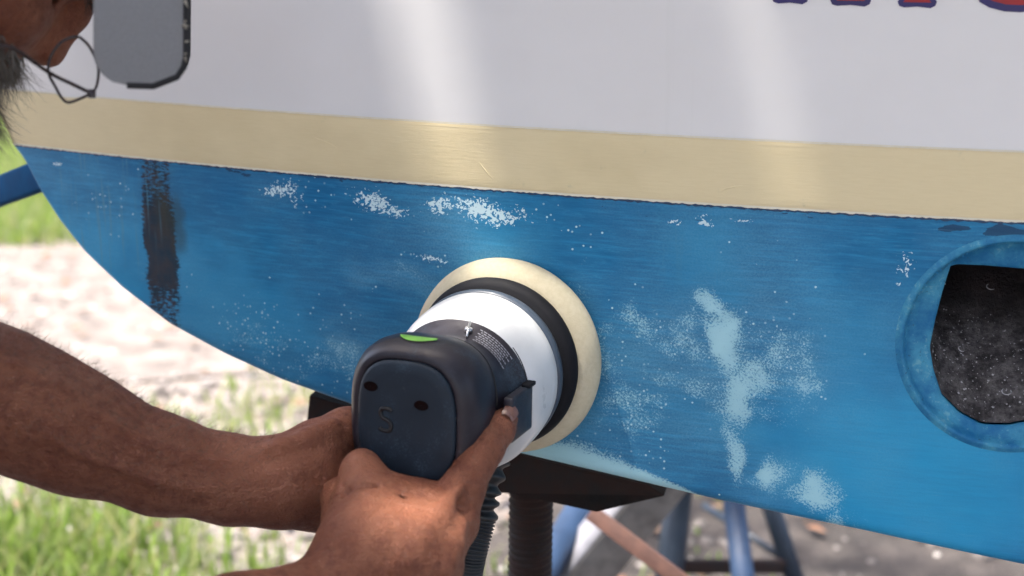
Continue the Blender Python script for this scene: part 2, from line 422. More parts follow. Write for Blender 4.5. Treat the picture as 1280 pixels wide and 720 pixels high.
setattr_('haze', .32 * np.clip(.5 + 1.6 * fbm(S_, Z_, 9, 71), 0, 1) + mx(ell(425, 425, 40, 30, 0, .75), ell(500, 352, 60, 18, 5, .40, 2), ell(905, 440, 80, 90, 0, .55), ell(810, 450, 100, 80, 0, .45), ell(990, 460, 60, 60, 0, .40),
                    ell(640, 440, 130, 125, 0, .55, 2), ell(980, 600, 60, 40, 0, .35), ell(120, 260, 40, 60, 0, .28), ell(560, 300, 60, 30, 0, .25)))
setattr_('fade_and_light', mx(ell(1130, 590, 170, 120, 12, .95, 2), ell(280, 370, 110, 60, 25, .50), ell(130, 320, 60, 50, 40, .70), ell(880, 310, 50, 60, 0, .50),  # lighter blue areas; two upper patches paint in the light bands
                    ell(640, 290, 60, 40, 0, .35), ell(1080, 420, 60, 90, 0, .45), ell(960, 540, 120, 30, 10, .45), ell(450, 470, 100, 30, 20, .3)))
setattr_('speck', mx(ell(340, 435, 50, 34, 30, .45), ell(820, 440, 60, 60, 0, .22), ell(400, 390, 60, 26, 0, .10), ell(780, 500, 60, 60, 0, .28), ell(980, 440, 60, 60, 0, .22),
                     ell(715, 285, 40, 16, 0, .22), ell(640, 285, 400, 18, 4, .03), ell(125, 250, 30, 16, 0, .25), ell(420, 470, 60, 30, 0, .2), ell(400, 250, 60, 24, 0, .10),
                     ell(535, 325, 22, 8, 0, .65), ell(820, 300, 200, 12, 4, .05), ell(370, 247, 40, 14, 0, .25), ell(770, 560, 90, 60, 0, .08)))
setattr_('chip', mx(ell(347, 242, 20, 9, 0, .62, 1.4), ell(475, 256, 28, 11, 3, .64, 1.4), ell(542, 261, 13, 10, 0, .62, 1.4), ell(606, 266, 50, 12, 4, .72, 1.5), ell(600, 264, 26, 7, 0, .88, 2),
                    ell(846, 274, 9, 3, 0, .80, 2), ell(885, 277, 7, 3, 0, .9, 2), ell(890, 284, 7, 3, 0, .9, 2), ell(925, 280, 14, 2, 0, .6, 2), ell(72, 200, 6, 2, 0, .8, 2),
                    ell(880, 268, 16, 2, 0, .5, 2), ell(535, 323, 18, 4, 0, .5, 2), ell(1126, 330, 7, 16, 20, .5)))
top_d = Z_TB - Z_
setattr_('dark', mx(ell(300, 210, 22, 5, 0, .6, 2), ell(430, 227, 24, 10, 0, .58), ell(1190, 287, 24, 6, 0, .75, 2), ell(1255, 293, 40, 9, 0, .85, 2), ell(1000, 268, 120, 3, 4, .55, 2), ell(800, 262, 200, 3, 5, .5, 2)))
s_l, s_r = hit(181, 300)[0], hit(219, 300)[0]
wob = .004 * fbm(S_, Z_, 60, 95)
strip = 1 / (1 + np.exp(-(S_ + wob - s_l) / .0013)) / (1 + np.exp((S_ + wob - s_r) / .0018))
zc = hit(200, 262)[1]; z2_ = hit(200, 340)[1]
setattr_('stain', strip * (.56 + .50 * np.exp(-((Z_ - (zc + z2_) / 2 + .006) / .042) ** 4) + .2 * fbm(S_, Z_, 60, 91)))
setattr_('rust', mx(ell(224, 280, 10, 34, 0, .55, 2), ell(205, 262, 16, 26, 0, .5)) * (S_ < hit(234, 300)[0]))
setattr_('runs', mx(ell(130, 240, 60, 70, 0, .8, 2), ell(870, 300, 40, 60, 0, .25)))
setattr_('brush', np.clip(1.0 - mx(ell(1130, 590, 200, 140, 12, .6, 2), ell(200, 350, 160, 60, 10, .6, 2)), 0, 1) * np.ones_like(S_))

# tape and topside
def band_mesh(z0, z1, nz, off0, off1, sfun, ns, send=S_END, thick=0):
    vs, uv = [], []
    for i in range(ns):
        for j in range(nz):
            z = z0 + (z1 - z0) * j / (nz - 1); sl = sfun(z); f = i / (ns - 1)
            s = sl + (1.05 - sl) * f / .8 if f < .8 else 1.05 + (send - 1.05) * (f - .8) / .2
            o = off0
            if j in (0, nz - 1): o = off1
            vs.append(STEM + BC * s + BN * (float(breadth(s)) + o + .035 * max(0, z - Z_TT) ** 1.3) + V(0, 0, z)); uv.append((s + 2, z))
    return vs, uv
def add_uv(o, uv):
    me = o.data; l = me.uv_layers.new(name='UVMap'); li = np.zeros(len(me.loops), int); me.loops.foreach_get('vertex_index', li)
    l.data.foreach_set('uv', np.array(uv)[li].ravel())
vs, uv = band_mesh(Z_TT + .0003, Z_DECK, 40, 0, 0, s_stem, 200)
fs = [f[::-1] for f in grid_faces(200, 40)]
n0 = len(vs)
for i in range(200):                      # far side, mirrored, and the deck
    for j in (0, 39):
        p = np.array(vs[i * 40 + j]); q = p - STEM; wv = q @ BN; vs.append(p - 2 * wv * BN); uv.append(uv[i * 40 + j])
for i in range(199):
    a, b = n0 + 2 * i, n0 + 2 * i + 2
    fs += [(a, a + 1, b + 1, b), (i * 40 + 39, (i + 1) * 40 + 39, b + 1, a + 1)]
for j in range(39): pass
fs += [tuple([j for j in range(40)] + [n0 + 1, n0])[::-1], tuple([199 * 40 + j for j in range(40)] + [n0 + 399, n0 + 398])]
top = obj('topside', vs, fs, M['white'], BOAT); add_uv(top, uv)
vs, uv = band_mesh(Z_TB - .0004, Z_TT, 14, .0006, .0001, s_stem, 300)
fs = [f[::-1] for f in grid_faces(300, 14)]
n0 = len(vs)
for i in range(300):
    for j in (0, 13):
        p = np.array(vs[i * 14 + j]); q = p - STEM; vs.append(p - 2 * (q @ BN) * BN); uv.append(uv[i * 14 + j])
for i in range(299):
    a, b = n0 + 2 * i, n0 + 2 * i + 2; fs += [(a, a + 1, b + 1, b)]
fs += [tuple([j for j in range(14)] + [n0 + 1, n0])[::-1]]
tape = obj('masking_tape', vs, fs, M['tape'], BOAT); add_uv(tape, uv)
# wrinkles in the tape
def onhull(px, py, off): s, z = hit(px, py); return STEM + BC * s + BN * (float(breadth(s)) + off) + V(0, 0, z)
for pl in ([(390, 171), (402, 175), (414, 180), (425, 187)], [(597, 200), (604, 209), (611, 218), (619, 226)], [(899, 241), (908, 236), (918, 233), (932, 232)],
           [(1003, 243), (1009, 244)][:0]):
    if not pl: continue
    P = [onhull(x, y, .0004) for x, y in pl]
    P = [P[0] * (1 - t) + P[1] * t for t in (0, .5)] + [P[1] * (1 - t) + P[2] * t for t in (0, .5)] + [P[2] * (1 - t) + P[3] * t for t in (0, .5, 1)]
    n = len(P); v, f = tube(P, [.0001 + .0005 * math.sin(math.pi * i / (n - 1)) for i in range(n)], 10)
    wr = obj('wrinkle', v, f, M['tape'], tape); add_uv(wr, [(2.3, .8)] * len(v))
# paler paint line left proud along the tape's upper edge and ragged lower edge
def line_strip(name, z0, z1, mat, off, jag=0, par=None):
    P, f = [], []; n = 420
    for i in range(n):
        s = 0.0 + i / (n - 1) * 1.05
        jj = jag * rng.random()
        for z in (z0 - jj, z1): P.append(STEM + BC * s + BN * (float(breadth(s)) + off) + V(0, 0, z))
    for i in range(n - 1): f.append((2 * i, 2 * i + 2, 2 * i + 3, 2 * i + 1))
    return obj(name, P, f, mat, par)
M['edge'] = simple('tape_edge_paper', (.74, .68, .52), (.80, .75, .62), 90, .6, 0)
line_strip('tape_edge', Z_TT - .0008, Z_TT + .0006, M['edge'], .0010, .0003, tape)
line_strip('tape_edge', Z_TB - .0002, Z_TB + .0011, M['edge'], .0010, .0009, tape)
line_strip('dark_line', Z_TB - .0016, Z_TB - .0003, simple('dark_line_blue', (.010, .04, .10), (.014, .06, .14), 300, .5, 0), .0003, .0012, BOAT)  # thin dark strip just below the tape's lower edge

# hull lettering: only the feet of the letters show, red with a navy outline
def letter(px_pts_outer, inset, label):
    """closed outline given at the hull in photo pixels; plate of 0.4 mm with a red face"""
    pts = [hit(x, y) for x, y in px_pts_outer]
    def solid(pts, off0, off1):
        n = len(pts); vs = [onh(p, off0) for p in pts] + [onh(p, off1) for p in pts]
        fs = [tuple(range(n, 2 * n))] + [(i, (i + 1) % n, n + (i + 1) % n, n + i) for i in range(n)]
        return vs, fs
    def onh(p, off): return STEM + BC * p[0] + BN * (float(breadth(p[0])) + off + .035 * max(0, p[1] - Z_TT) ** 1.3) + V(0, 0, p[1])
    v, f = solid(pts, .0, .0006); o = obj('letter', v, f, M['navy'], BOAT, smooth=False, label=label)
    c = np.mean(pts, 0); q = []
    n = len(pts); P = np.array(pts)
    for i in range(n):
        a, b, d = P[i - 1], P[i], P[(i + 1) % n]
        n1 = np.array([-(b - a)[1], (b - a)[0]]); n2 = np.array([-(d - b)[1], (d - b)[0]])
        nn = n1 / (np.linalg.norm(n1) + 1e-9) + n2 / (np.linalg.norm(n2) + 1e-9); nn /= np.linalg.norm(nn) + 1e-9
        q.append(b + nn * inset)
    q = [tuple(x) for x in q]
    v, f = solid(q, .0003, .0010); obj('letter_face', v, f, M['red'], o, smooth=False)
def foot(x0, x1, y, h=120):
    r = 7
    return [(x0 + 5, y - h), (x0 + 5, y - 16), (x0, y - r), (x0 + 2, y - 2), (x0 + 8, y), ((x0 + x1) / 2, y - 1), (x1 - 8, y + 1), (x1 - 2, y - 2), (x1, y - r), (x1 - 5, y - 16), (x1 - 5, y - h)]
letter(foot(965, 1011, 4), .0045, 'red hull letter with a navy outline, leftmost')
letter(foot(1038, 1089, 7), .0045, 'red hull letter with a navy outline, second from the left')
letter(foot(1122, 1171, 9), .0040, 'red hull letter with a navy outline, third from the left')
letter([(1221, -110), (1221, -6), (1224, 2), (1236, 9), (1255, 14), (1275, 15), (1300, 12), (1320, 5), (1330, -8), (1332, -110)], .0050, 'rounded red hull letter with a navy outline')

# bow thruster recess: lip ring, dished floor, opening, tunnel
def hpt(s, z, off):
    return STEM + BC * s + BN * (float(breadth(s)) + off) + V(0, 0, z)
def kk(px, py): s, z = hit(px, py); return (s - TC[0], z - TC[1])
NA = 96
# inner opening outline (s,z about the centre)
op = [(1190, 335), (1235, 337), (1280, 341), (1345, 345), (1356, 380), (1358, 430), (1345, 480), (1322, 515), (1295, 532), (1262, 538), (1228, 537), (1200, 522), (1178, 500), (1168, 470), (1163, 440), (1170, 405), (1179, 370)]
op = np.array([kk(*p) for p in op]) * 1.0
opa = np.arctan2(op[:, 1], op[:, 0]); opr = np.hypot(op[:, 0], op[:, 1])
def open_r(a):
    # radius of polygon in direction a by ray casting
    d = np.array([math.cos(a), math.sin(a)]); best = .05
    n = len(op)
    for i in range(n):
        p, q = op[i], op[(i + 1) % n]; e = q - p
        den = d[0] * e[1] - d[1] * e[0]
        if abs(den) < 1e-12: continue
        t = (p[0] * e[1] - p[1] * e[0]) / den; u_ = (p[0] * d[1] - p[1] * d[0]) / den
        if t > 0 and -1e-6 <= u_ <= 1 + 1e-6: best = t
    return min(best, TR - .006)
rings = []
for k in range(NA):
    a = 2 * math.pi * k / NA; c, n = math.cos(a), math.sin(a); ro = open_r(a)
    col = []
    for rr, off in ((TR + .0045, .0002), (TR + .003, .0006), (TR + .0015, .0014), (TR + .0004, .0018), (TR - .0012, .0008), (TR - .0024, -.0025), (TR - .0036, -.0055), (TR * .55 + ro * .45, -.0075), (ro + .003, -.010), (ro + .0008, -.0105), (ro, -.0125)):
        rr = max(rr, ro) if rr < TR - .0045 else rr
        col.append(hpt(TC[0] + c * rr, TC[1] + n * rr, off))
    rings.append(col)
nr = len(rings[0])
vs = [rings[k][j] for j in range(nr) for k in range(NA)]
ring = obj('thruster_recess', vs, grid_faces(nr, NA, True), M['ringblue'], BOAT, label='round blue recess moulded round the dark thruster opening')
tv = []
for j, (dep, sc_) in enumerate(((-.0165, 1.0), (-.03, 1.0), (-.06, .99), (-.09, .985), (-.12, .98), (-.16, .98))):
    for k in range(NA):
        a = 2 * math.pi * k / NA; ro = open_r(a) * sc_
        s, z = TC[0] + math.cos(a) * ro, TC[1] + math.sin(a) * ro
        # the tunnel floor rises inwards (it runs athwart the hull at an angle)
        lift = max(0, -math.sin(a)) * (-(dep) - .0165) * 1.0
        p = hpt(TC[0], z + lift, 0); b0 = float(breadth(s))
        tv.append(STEM + BC * s + BN * (b0 + dep) + V(0, 0, z + lift))
tf = [f[::-1] for f in grid_faces(6, NA, True)] + [tuple(range(5 * NA, 6 * NA))]
tm_ = NB('tunnel_crust_and_shade'); v__ = tm_.co(); sz_ = tm_.n.new('ShaderNodeSeparateXYZ'); tm_.link(v__, sz_.inputs[0])
nn_ = tm_.noise(v__, 55, 6, .7); cr_ = tm_.math('ADD', tm_.math('MULTIPLY', nn_, -.03), sz_.outputs[2])
cf_ = tm_.ramp(cr_, TC[1] - .035, TC[1] + .002, 1, 0); fine_ = tm_.noise(v__, 240, 6, .75)  # pale crust low down; shade put into the upper wall's dark colour
cc_ = tm_.mix(tm_.ramp(tm_.math('ADD', tm_.math('MULTIPLY', fine_, .45), tm_.math('MULTIPLY', tm_.noise(v__, 70, 5, .6), .55)), .38, .66), (.022, .017, .018), (.19, .17, .165)); cc_ = tm_.mix(tm_.ramp(tm_.noise(v__, 420, 2, .5), .66, .72), cc_, (.55, .52, .52))
tm_.base(tm_.mix(cf_, tm_.mix(tm_.ramp(nn_, .4, .7), (.014, .009, .010), (.035, .022, .022)), cc_)); tm_.rough(.55); tm_.bump(tm_.math('ADD', fine_, nn_), .9, .003); M['tunnel'] = tm_.m
tun = obj('thruster_tunnel', tv, tf, M['tunnel'], BOAT, label='dark tunnel crusted with pale barnacle scars')
bv = []
for _ in range(420):
    a = rng.uniform(math.pi * 1.12, math.pi * 1.85); dep = -rng.uniform(.022, .14); ro = open_r(a)
    s, z = TC[0] + math.cos(a) * ro, TC[1] + math.sin(a) * ro
    z += max(0, -math.sin(a)) * (-dep - .0165) * 1.0
    p = STEM + BC * s + BN * (float(breadth(s)) + dep) + V(0, 0, z)
    nrmv = nrm(-(BC * math.cos(a) + V(0, 0, math.sin(a))) + BN * .5)
    r0 = rng.uniform(.0003, .0012) if rng.random() < .975 else rng.uniform(.002, .0036)
    if r0 > .0018:   # ring scars
        x, y, _a = basis(nrmv); cp = [p + (x * math.cos(t) + y * math.sin(t)) * r0 + nrmv * .0006 for t in np.linspace(0, 2 * math.pi, 11)]
        bv.append(tube(cp, .00045, 5))
    else:
        bv.append(lathe(p - nrmv * .0003, nrmv, [(0, r0), (r0 * .5, r0 * .8), (r0 * .8, r0 * .3)], 6))
v, f = merge(bv); tag(obj('barnacle_scars', v, f, M['barn'], tun), kind='stuff')

# blue strut leaving the stem at the far left
a = onhull(44, 222, -.02); b = at(-60, 262, 1.62); dirv = nrm(b - a); x, y, _ = basis(dirv)
v, f = box((a + b) / 2, (b - a) / 2 + dirv * .01, x * .008, y * .0145, .003)
M['strutblue'] = simple('strut_blue', (.006, .05, .13), (.010, .07, .17), 24, .9, .3, .001, spec=.1)
obj('bow_strut', v, f, M['strutblue'], BOAT, label='blue strut joined to the stem below the tape')

# ------------------------------------------------------------------ the polisher
THIT = hit(640, 440); TO = hpt(THIT[0], THIT[1], 0)
hn = BN * 1.0 + BC * (-(float(breadth(THIT[0] + .02)) - float(breadth(THIT[0] - .02))) / .04); hn = nrm(hn)
axis_t = nrm(at(515, 503, 1.065) - TO)
print('hull normal', hn, 'tool axis', axis_t, 'len', np.linalg.norm(at(515, 503, 1.065) - TO))
TA = nrm(hn * .5 + axis_t * .5)
TY = nrm(V(0, 0, 1) - TA * TA[2]); TX = np.cross(TY, TA)      # TX: right as seen from the camera
if TX[0] < 0: TX = -TX
TOOL = empty('polisher', tuple(TO), 'black and white orbital polisher with a cream foam pad pressed on the blue hull', 'power tool')
def lt(prof, name, mat, n=96, par=TOOL, org=TO, ax=TA, label=None):
    v, f = lathe(org, ax, prof, n); return obj(name, v, f, mat, par, label=label)
pr = [(.0015, .01), (.0015, .070), (.003, .0765), (.007, .0800), (.013, .0815), (.019, .0800), (.024, .0765), (.028, .071), (.030, .062), (.0300, .01)]
lt(pr, 'foam_pad', M['pad'])
lt([(.0295, .01), (.0295, .060), (.031, .0690), (.035, .0700), (.039, .0685), (.044, .065), (.044, .01)], 'backing_plate', M['back'])
lt([(.040, .05), (.050, .061), (.052, .0640), (.057, .0650), (.062, .0640), (.062, .05)], 'dust_skirt', M['skirt'])
AO = TA * .0
# white housing: lathe with slight drop towards the handle side
hv = []
prof = [(.0600, .055), (.0600, .0620), (.063, .0635), (.072, .0635), (.082, .0625), (.092, .0610), (.100, .0585), (.105, .0545), (.107, .050), (.107, .02)]
n = 96
for h, r in prof:
    for k in range(n):
        t = 2 * math.pi * k / n; drop = 1 + .22 * max(0, -math.sin(t)) * (h - .056) / .05
        hv.append(TO + TA * h + (TX * math.cos(t) + TY * math.sin(t)) * r * drop)
obj('housing', hv, grid_faces(len(prof), n, True), M['housing'], TOOL, label='white plastic pad housing')
# collar edge where the dark body meets the housing, and the body itself as a loft
def sup(t, e): c, s = math.cos(t), math.sin(t); return (abs(c) ** (2 / e) * (1 if c >= 0 else -1), abs(s) ** (2 / e) * (1 if s >= 0 else -1))
def loft(sections, n=72):
    vs = []
    for h, rx, ry, ox, oy, e in sections:
        for k in range(n):
            a, b = sup(2 * math.pi * k / n, e); vs.append(TO + TA * h + TX * (ox + rx * a) + TY * (oy + ry * b))
    return np.array(vs), grid_faces(len(sections), n, True)
EL = .192
sec = [(.092, .056, .056, 0, -.002, 2.1), (.104, .0555, .0550, 0, -.002, 2.1), (.1080, .0545, .0538, 0, -.002, 2.1), (.111, .0530, .0520, 0, -.002, 2.1), (.118, .0515, .0500, 0, -.002, 2.2), (.126, .0500, .0482, 0, -.002, 2.3),
       (.134, .0492, .0478, 0, -.002, 2.4), (.1405, .0495, .0500, -.001, -.002, 2.6), (.146, .0490, .0535, -.002, -.003, 2.8), (.153, .0510, .0560, -.002, -.003, 2.9), (.165, .0515, .0570, -.002, -.003, 3.0),
       (.176, .0505, .0565, -.002, -.003, 3.0), (.184, .0480, .0545, -.002, -.003, 3.0), (.1895, .0440, .0510, -.002, -.003, 3.0), (EL, .0400, .0475, -.002, -.003, 3.0), (EL - .001, .0385, .0460, -.002, -.003, 3.0)]
v, f = loft(sec); obj('motor_body', v, f, M['body'], TOOL, label='glossy dark motor body')
cs = [(EL - .0016, .0380, .0455, -.002, -.003, 3.0), (EL + .0008, .0378, .0453, -.002, -.003, 3.0), (EL + .0022, .0355, .0430, -.002, -.003, 3.0), (EL + .0030, .030, .038, -.002, -.003, 2.9), (EL + .00302, .0292, .0372, -.002, -.003, 2.9)]
v, f = loft(cs); f = f + [tuple(range(4 * 72, 5 * 72))]; endcap = obj('end_cap', v, f, M['cap'], TOOL, label='matt blue grey end cap with two screw holes')
def tp(x, y, h): return TO + TA * h + TX * x + TY * y
for hx, hy in ((-.0285, .0215), (.0110, .0125)):
    ring_ = []
    for h, r in ((EL + .0030, .0046), (EL + .0034, .0043), (EL + .0033, .0036), (EL + .0031, .0030), (EL + .0031, .0002)):
        for k in range(20):
            t = 2 * math.pi * k / 20; ring_.append(tp(hx + 1.25 * r * math.cos(t), hy + .8 * r * math.sin(t), h))
    obj('screw_hole', ring_, grid_faces(5, 20, True), M['holedark'], endcap)
# the S mark
sp = [(.0048, .0070), (.0030, .0082), (-.0020, .0082), (-.0040, .0066), (-.0040, .0036), (-.0020, .0010), (.0020, -.0004), (.0040, -.0028), (.0040, -.0060), (.0022, -.0080), (-.0028, -.0080), (-.0046, -.0062)]
P = spline([tp(-.0165 + x, -.0015 + y, EL + .0033) for x, y in sp], 40)
v, f = tube(P, .0015, 8); obj('letter_s', v, f, M['dark'], endcap)
def surf(h, ang, off=.0006):
    """point on the body at height h and angle ang (deg) off the surface"""
    hs = [q[0] for q in sec[:14]]; rx = np.interp(h, hs, [q[1] for q in sec[:14]]); ry = np.interp(h, hs, [q[2] for q in sec[:14]])
    ox = np.interp(h, hs, [q[3] for q in sec[:14]]); oy = np.interp(h, hs, [q[4] for q in sec[:14]]); e = np.interp(h, hs, [q[5] for q in sec[:14]])
    a, b = sup(R(ang), e); return TO + TA * h + TX * (ox + rx * a + off * math.cos(R(ang))) + TY * (oy + ry * b + off * math.sin(R(ang)))
surf_early = lambda h, a_: surf(h, a_, 0.0)
for hs_ in (.1445, .1035):
    n_ = 80; P = [surf_early(hs_, 360 * i / n_) for i in range(n_ + 1)]
    v, f = tube(P, .0007, 6); obj('seam', v, f, M['dark'], TOOL)
# green badge on top of the end block
bv = []; nb = 16
for i in range(nb):
    f_ = i / (nb - 1); ang = 99 - 17 * f_ ; wd = .0058 * math.sin(math.pi * (f_ * .9 + .05)) ** .7
    hc = .1700 + .005 * math.sin(math.pi * f_)
    bv += [surf(hc - wd, ang, .0009), surf(hc, ang, .0018), surf(hc + wd * .6, ang, .0009)]
obj('badge', bv, grid_faces(nb, 3), M['green'], TOOL, label='small green crescent badge')
# printed rating plate: rows of tiny unreadable type
pt = []
for r_ in range(7):
    h = .1265 - r_ * .0026
    a0, a1 = (70 - (r_ % 2) * 2, 33 + (r_ * 5) % 9)
    aa = a0
    while aa > a1:
        wdt = random.uniform(1.2, 3.6)
        pt.append((np.array([surf(h, aa, .0012), surf(h + .0010, aa, .0012), surf(h + .0010, aa - wdt, .0012), surf(h, aa - wdt, .0012)]), [(0, 1, 2, 3)])); aa -= wdt + .9
v, f = merge(pt); tag(obj('rating_print', v, f, M['print'], TOOL, label='rows of small pale print on the neck'), kind='stuff')
v, f = merge([tube([surf(.118, 78, .0005), surf(.118, 78, .0035)], .0028, 14), tube([surf(.126, 76, .001), surf(.110, 80, .003)], .0009, 8)])
obj('screw', v, f, M['metal'], TOOL)
# trigger paddle on the right flank
v, f = box(tp(.0555, -.008, .124), TX * .004, TY * .017, TA * .020, .002); obj('switch_paddle', v, f, M['body'], TOOL)
v, f = box(tp(.0575, .010, .108), TX * .0035, TY * .0015, TA * .006, .0008); obj('switch_edge', v, f, M['back'], TOOL)
# dust port and hose going down
h0 = tp(.020, -.060, .085)
pth = [h0, at(604, 612, 1.15), at(599, 648, 1.15), at(588, 690, 1.15), at(580, 730, 1.16), at(570, 800, 1.2), at(520, 900, 1.32), at(380, 960, 1.5), at(200, 980, 1.62)]
pth = np.array(pth)
PP = spline(pth, 420); rr = []
for i in range(420):
    t = i / 419
    if t < .25: rr.append(.0125 + .0022 * math.sin(i * .27) ** 1)
    else: rr.append(.0125 + .0010 * math.sin(i * 1.2))
v, f = tube(PP, rr, 18)
tag(obj('dust_hose', v, f, M['hose']), 'black ribbed hose hanging below the polisher behind the hand', 'hose')

# ------------------------------------------------------------------ stands, timber
def screw_post(p0, p1, r, pitch, name, mat, par):
    L = np.linalg.norm(p1 - p0); n = int(L / pitch * 8); d = (p1 - p0) / L; x, y, _ = basis(d); vs = []
    m = 26
    for i in range(n + 1):
        for k in range(m):
            ph = (i * L / n / pitch - k / m) % 1; rr_ = r - .0022 * (1 - abs(2 * ph - 1)) ** 1 * 1.0
            vs.append(p0 + d * (i * L / n) + (x * math.cos(2 * math.pi * k / m) + y * math.sin(2 * math.pi * k / m)) * rr_)
    return obj(name, vs, grid_faces(n + 1, m, True) + [tuple(range(n * m, n * m + m))], mat, par)
# keel point above the screw stand
ks = hit(664, 576); kp = STEM + BC * ks[0] + V(0, 0, float(keel_z(ks[0])))
topc = at(664, 622, 1.40)
SJ = empty('screw_jack', (topc[0], topc[1], 0), 'dark rusty screw jack under the keel, just right of the hand', 'boat stand', 'boat stands')
scr_top = V(topc[0], topc[1], topc[2] + .01); scr_bot = V(topc[0] - .004, topc[1], .22)
screw_post(scr_bot, scr_top, .0215, .0068, 'screw', M['ruststeel'], SJ)
# head plank: wedge-ended slab following the keel
pl = [(392, 490, 1.39), (650, 562, 1.36), (812, 600, 1.33), (832, 614, 1.33), (748, 634, 1.33), (640, 611, 1.36), (600, 609, 1.365), (500, 586, 1.37), (388, 530, 1.39)]
P0 = []
for x, y, d in pl: P0.append(at(x, y, d + .01))
dep = nrm(-BN) * .07
P1 = [p + dep for p in P0]; P0 = [p - dep * .15 for p in P0]
nP = len(P0)
v = P0 + P1; f = [tuple(range(nP)), tuple(range(nP, 2 * nP))[::-1]] + [(i, nP + i, nP + (i + 1) % nP, (i + 1) % nP) for i in range(nP)]
obj('head_beam', v, f, M['ruststeel'], SJ, smooth=False, label='dark brown beam with a sloping end, along the keel')
c = V(topc[0], topc[1], 0)
v, f = lathe(c, V(0, 0, 1), [(.16, .026), (.16, .034), (.40 * .6, .034), (.24, .026)], 6); obj('nut', v, f, M['ruststeel'], SJ)
for k in range(3):
    a = R(90 + 120 * k); v, f = tube([c + V(0, 0, .24), c + V(math.cos(a) * .25, math.sin(a) * .25, .015)], .016, 14); obj('leg', v, f, M['ruststeel'], SJ)

def gp(px, py, z=0.0):
    r = ray(px, py); t = (z - CAM_H) / r[2]; return CAM + r * t
def tripod(apex, feet, r, mats, label, cross=True, hr=None):
    t = empty('boat_stand', (apex[0], apex[1], 0), label, 'boat stand', 'boat stands')
    for p, m_ in zip(feet, mats):
        v, f = tube([apex, p], r, 18); obj('leg', v, f, m_, t)
        v, f = box(p + V(0, 0, .006), V(.04, 0, 0), V(0, .03, 0), V(0, 0, .006), .002); obj('foot', v, f, M['darkblue'], t)
    v, f = tube([apex - V(0, 0, .06), apex + V(0, 0, .20)], r * 1.25, 18); obj('collar', v, f, M['darkblue'], t)
    if cross:
        zc_ = .27
        def onleg(p): u = (apex[2] - zc_) / (apex[2] - p[2]); return apex + (p - apex) * u
        q = [onleg(p) for p in feet]
        for i in range(3):
            v, f = tube([q[i], q[(i + 1) % 3]], r * .6, 12); obj('brace', v, f, M['ruststeel'], t)
    return t
# far blue stand: three legs seen between keel and frame bottom
def px2(px0, py0, d0, px1, py1, d1, ztop=None, zbot=0.02):
    """a straight member seen between two photo points, extended to the ground and upwards"""
    a, b = at(px0, py0, d0), at(px1, py1, d1); u = (b - a)
    foot_ = a + u * ((zbot - a[2]) / u[2]); return a, b, foot_
S2 = empty('boat_stand', tuple(gp(900, 760)), 'blue four legged stand under the hull, right of the leaning timber', 'boat stand', 'boat stands')
S2.location.z = 0; bpy.context.view_layer.update()
D2 = 2.25
legs2 = [((848, 620), (836, 722), D2, D2 - .02, .0215, M['darkblue']), ((918, 634), (929, 722), D2 - .05, D2 - .12, .0165, M['bluesteel']), ((966, 640), (1000, 745), D2 + .12, D2 + .10, .0155, M['darkblue'])]
qs = []
for (p0, p1, d0, d1, rad, m_) in legs2:
    a, b, ft = px2(*p0, d0, *p1, d1)
    tp_ = a + (a - b) * 1.2
    v, f = tube([tp_, ft], rad, 20); obj('leg', v, f, m_, S2)
    v, f = box(ft + V(0, 0, -.012), V(.045, 0, 0), V(0, .03, 0), V(0, 0, .006), .002); obj('foot', v, f, M['darkblue'], S2)
    qs.append(a + (b - a) * ((708 - p0[1]) / (p1[1] - p0[1])))
v, f = box((qs[0] + qs[2]) / 2 + V(0, .0, .0), (qs[2] - qs[0]) / 2 + nrm(qs[2] - qs[0]) * .02, V(0, .006, 0), V(0, 0, .0105), .002); obj('crossbar', v, f, M['ruststeel'], S2)
v, f = tube([at(880, 632, D2 + .3), at(975, 695, D2 + .15)], .006, 10); obj('brace', v, f, M['darkblue'], S2)
v, f = box(at(880, 560, D2) , V(.09, 0, 0), V(0, .07, 0), V(0, 0, .012), .003); obj('pad', v, f, M['darkblue'], S2)
# leaning blue pipe of a third stand
a, b, ft = px2(728, 632, 2.0, 676, 722, 1.92)
S3 = empty('pipe_prop', (ft[0], ft[1], 0), 'blue pipe leaning behind the screw jack, above the pale timber', 'pipe')
v, f = tube([a + (a - b) * .6, ft], .0205, 20); obj('pipe', v, f, M['bluesteel'], S3)
v, f = box(ft + V(0, 0, -.010), V(.05, 0, 0), V(0, .04, 0), V(0, 0, .006), .002); obj('foot_plate', v, f, M['darkblue'], S3)
# weathered square timber leaning, top face coloured in a sunlit tone
a, b = at(812, 618, 2.35), at(690, 722, 1.95)
a, b = at(806, 618, 1.90), at(722, 722, 1.98)
u = b - a; ft = b + u * ((.04 - b[2]) / u[2]); tpp = a - u * .3; dd = nrm(ft - tpp)
up_ = -AX * .64 + AU * .77; up_ = nrm(up_ - dd * (up_ @ dd)); nt_ = nrm(up_ * .85 - AF * .55); nt_ = nrm(nt_ - dd * (nt_ @ dd)); ns_ = np.cross(dd, nt_)
TB = empty('timber_prop', (ft[0], ft[1], 0), 'grey square timber leaning under the hull with a weathered top face given a sunlit tone', 'timber')
cc = (tpp + ft) / 2; hl = (ft - tpp) / 2
v, f = box(cc, hl, nt_ * .030, ns_ * .027, .004); obj('beam', v, f, M['timber'], TB)
v, f = box(cc + nt_ * .0310, hl * .995, nt_ * .0012, ns_ * .0245, 0); obj('sunlit_face', v, f, M['timber_sunlit'], TB)
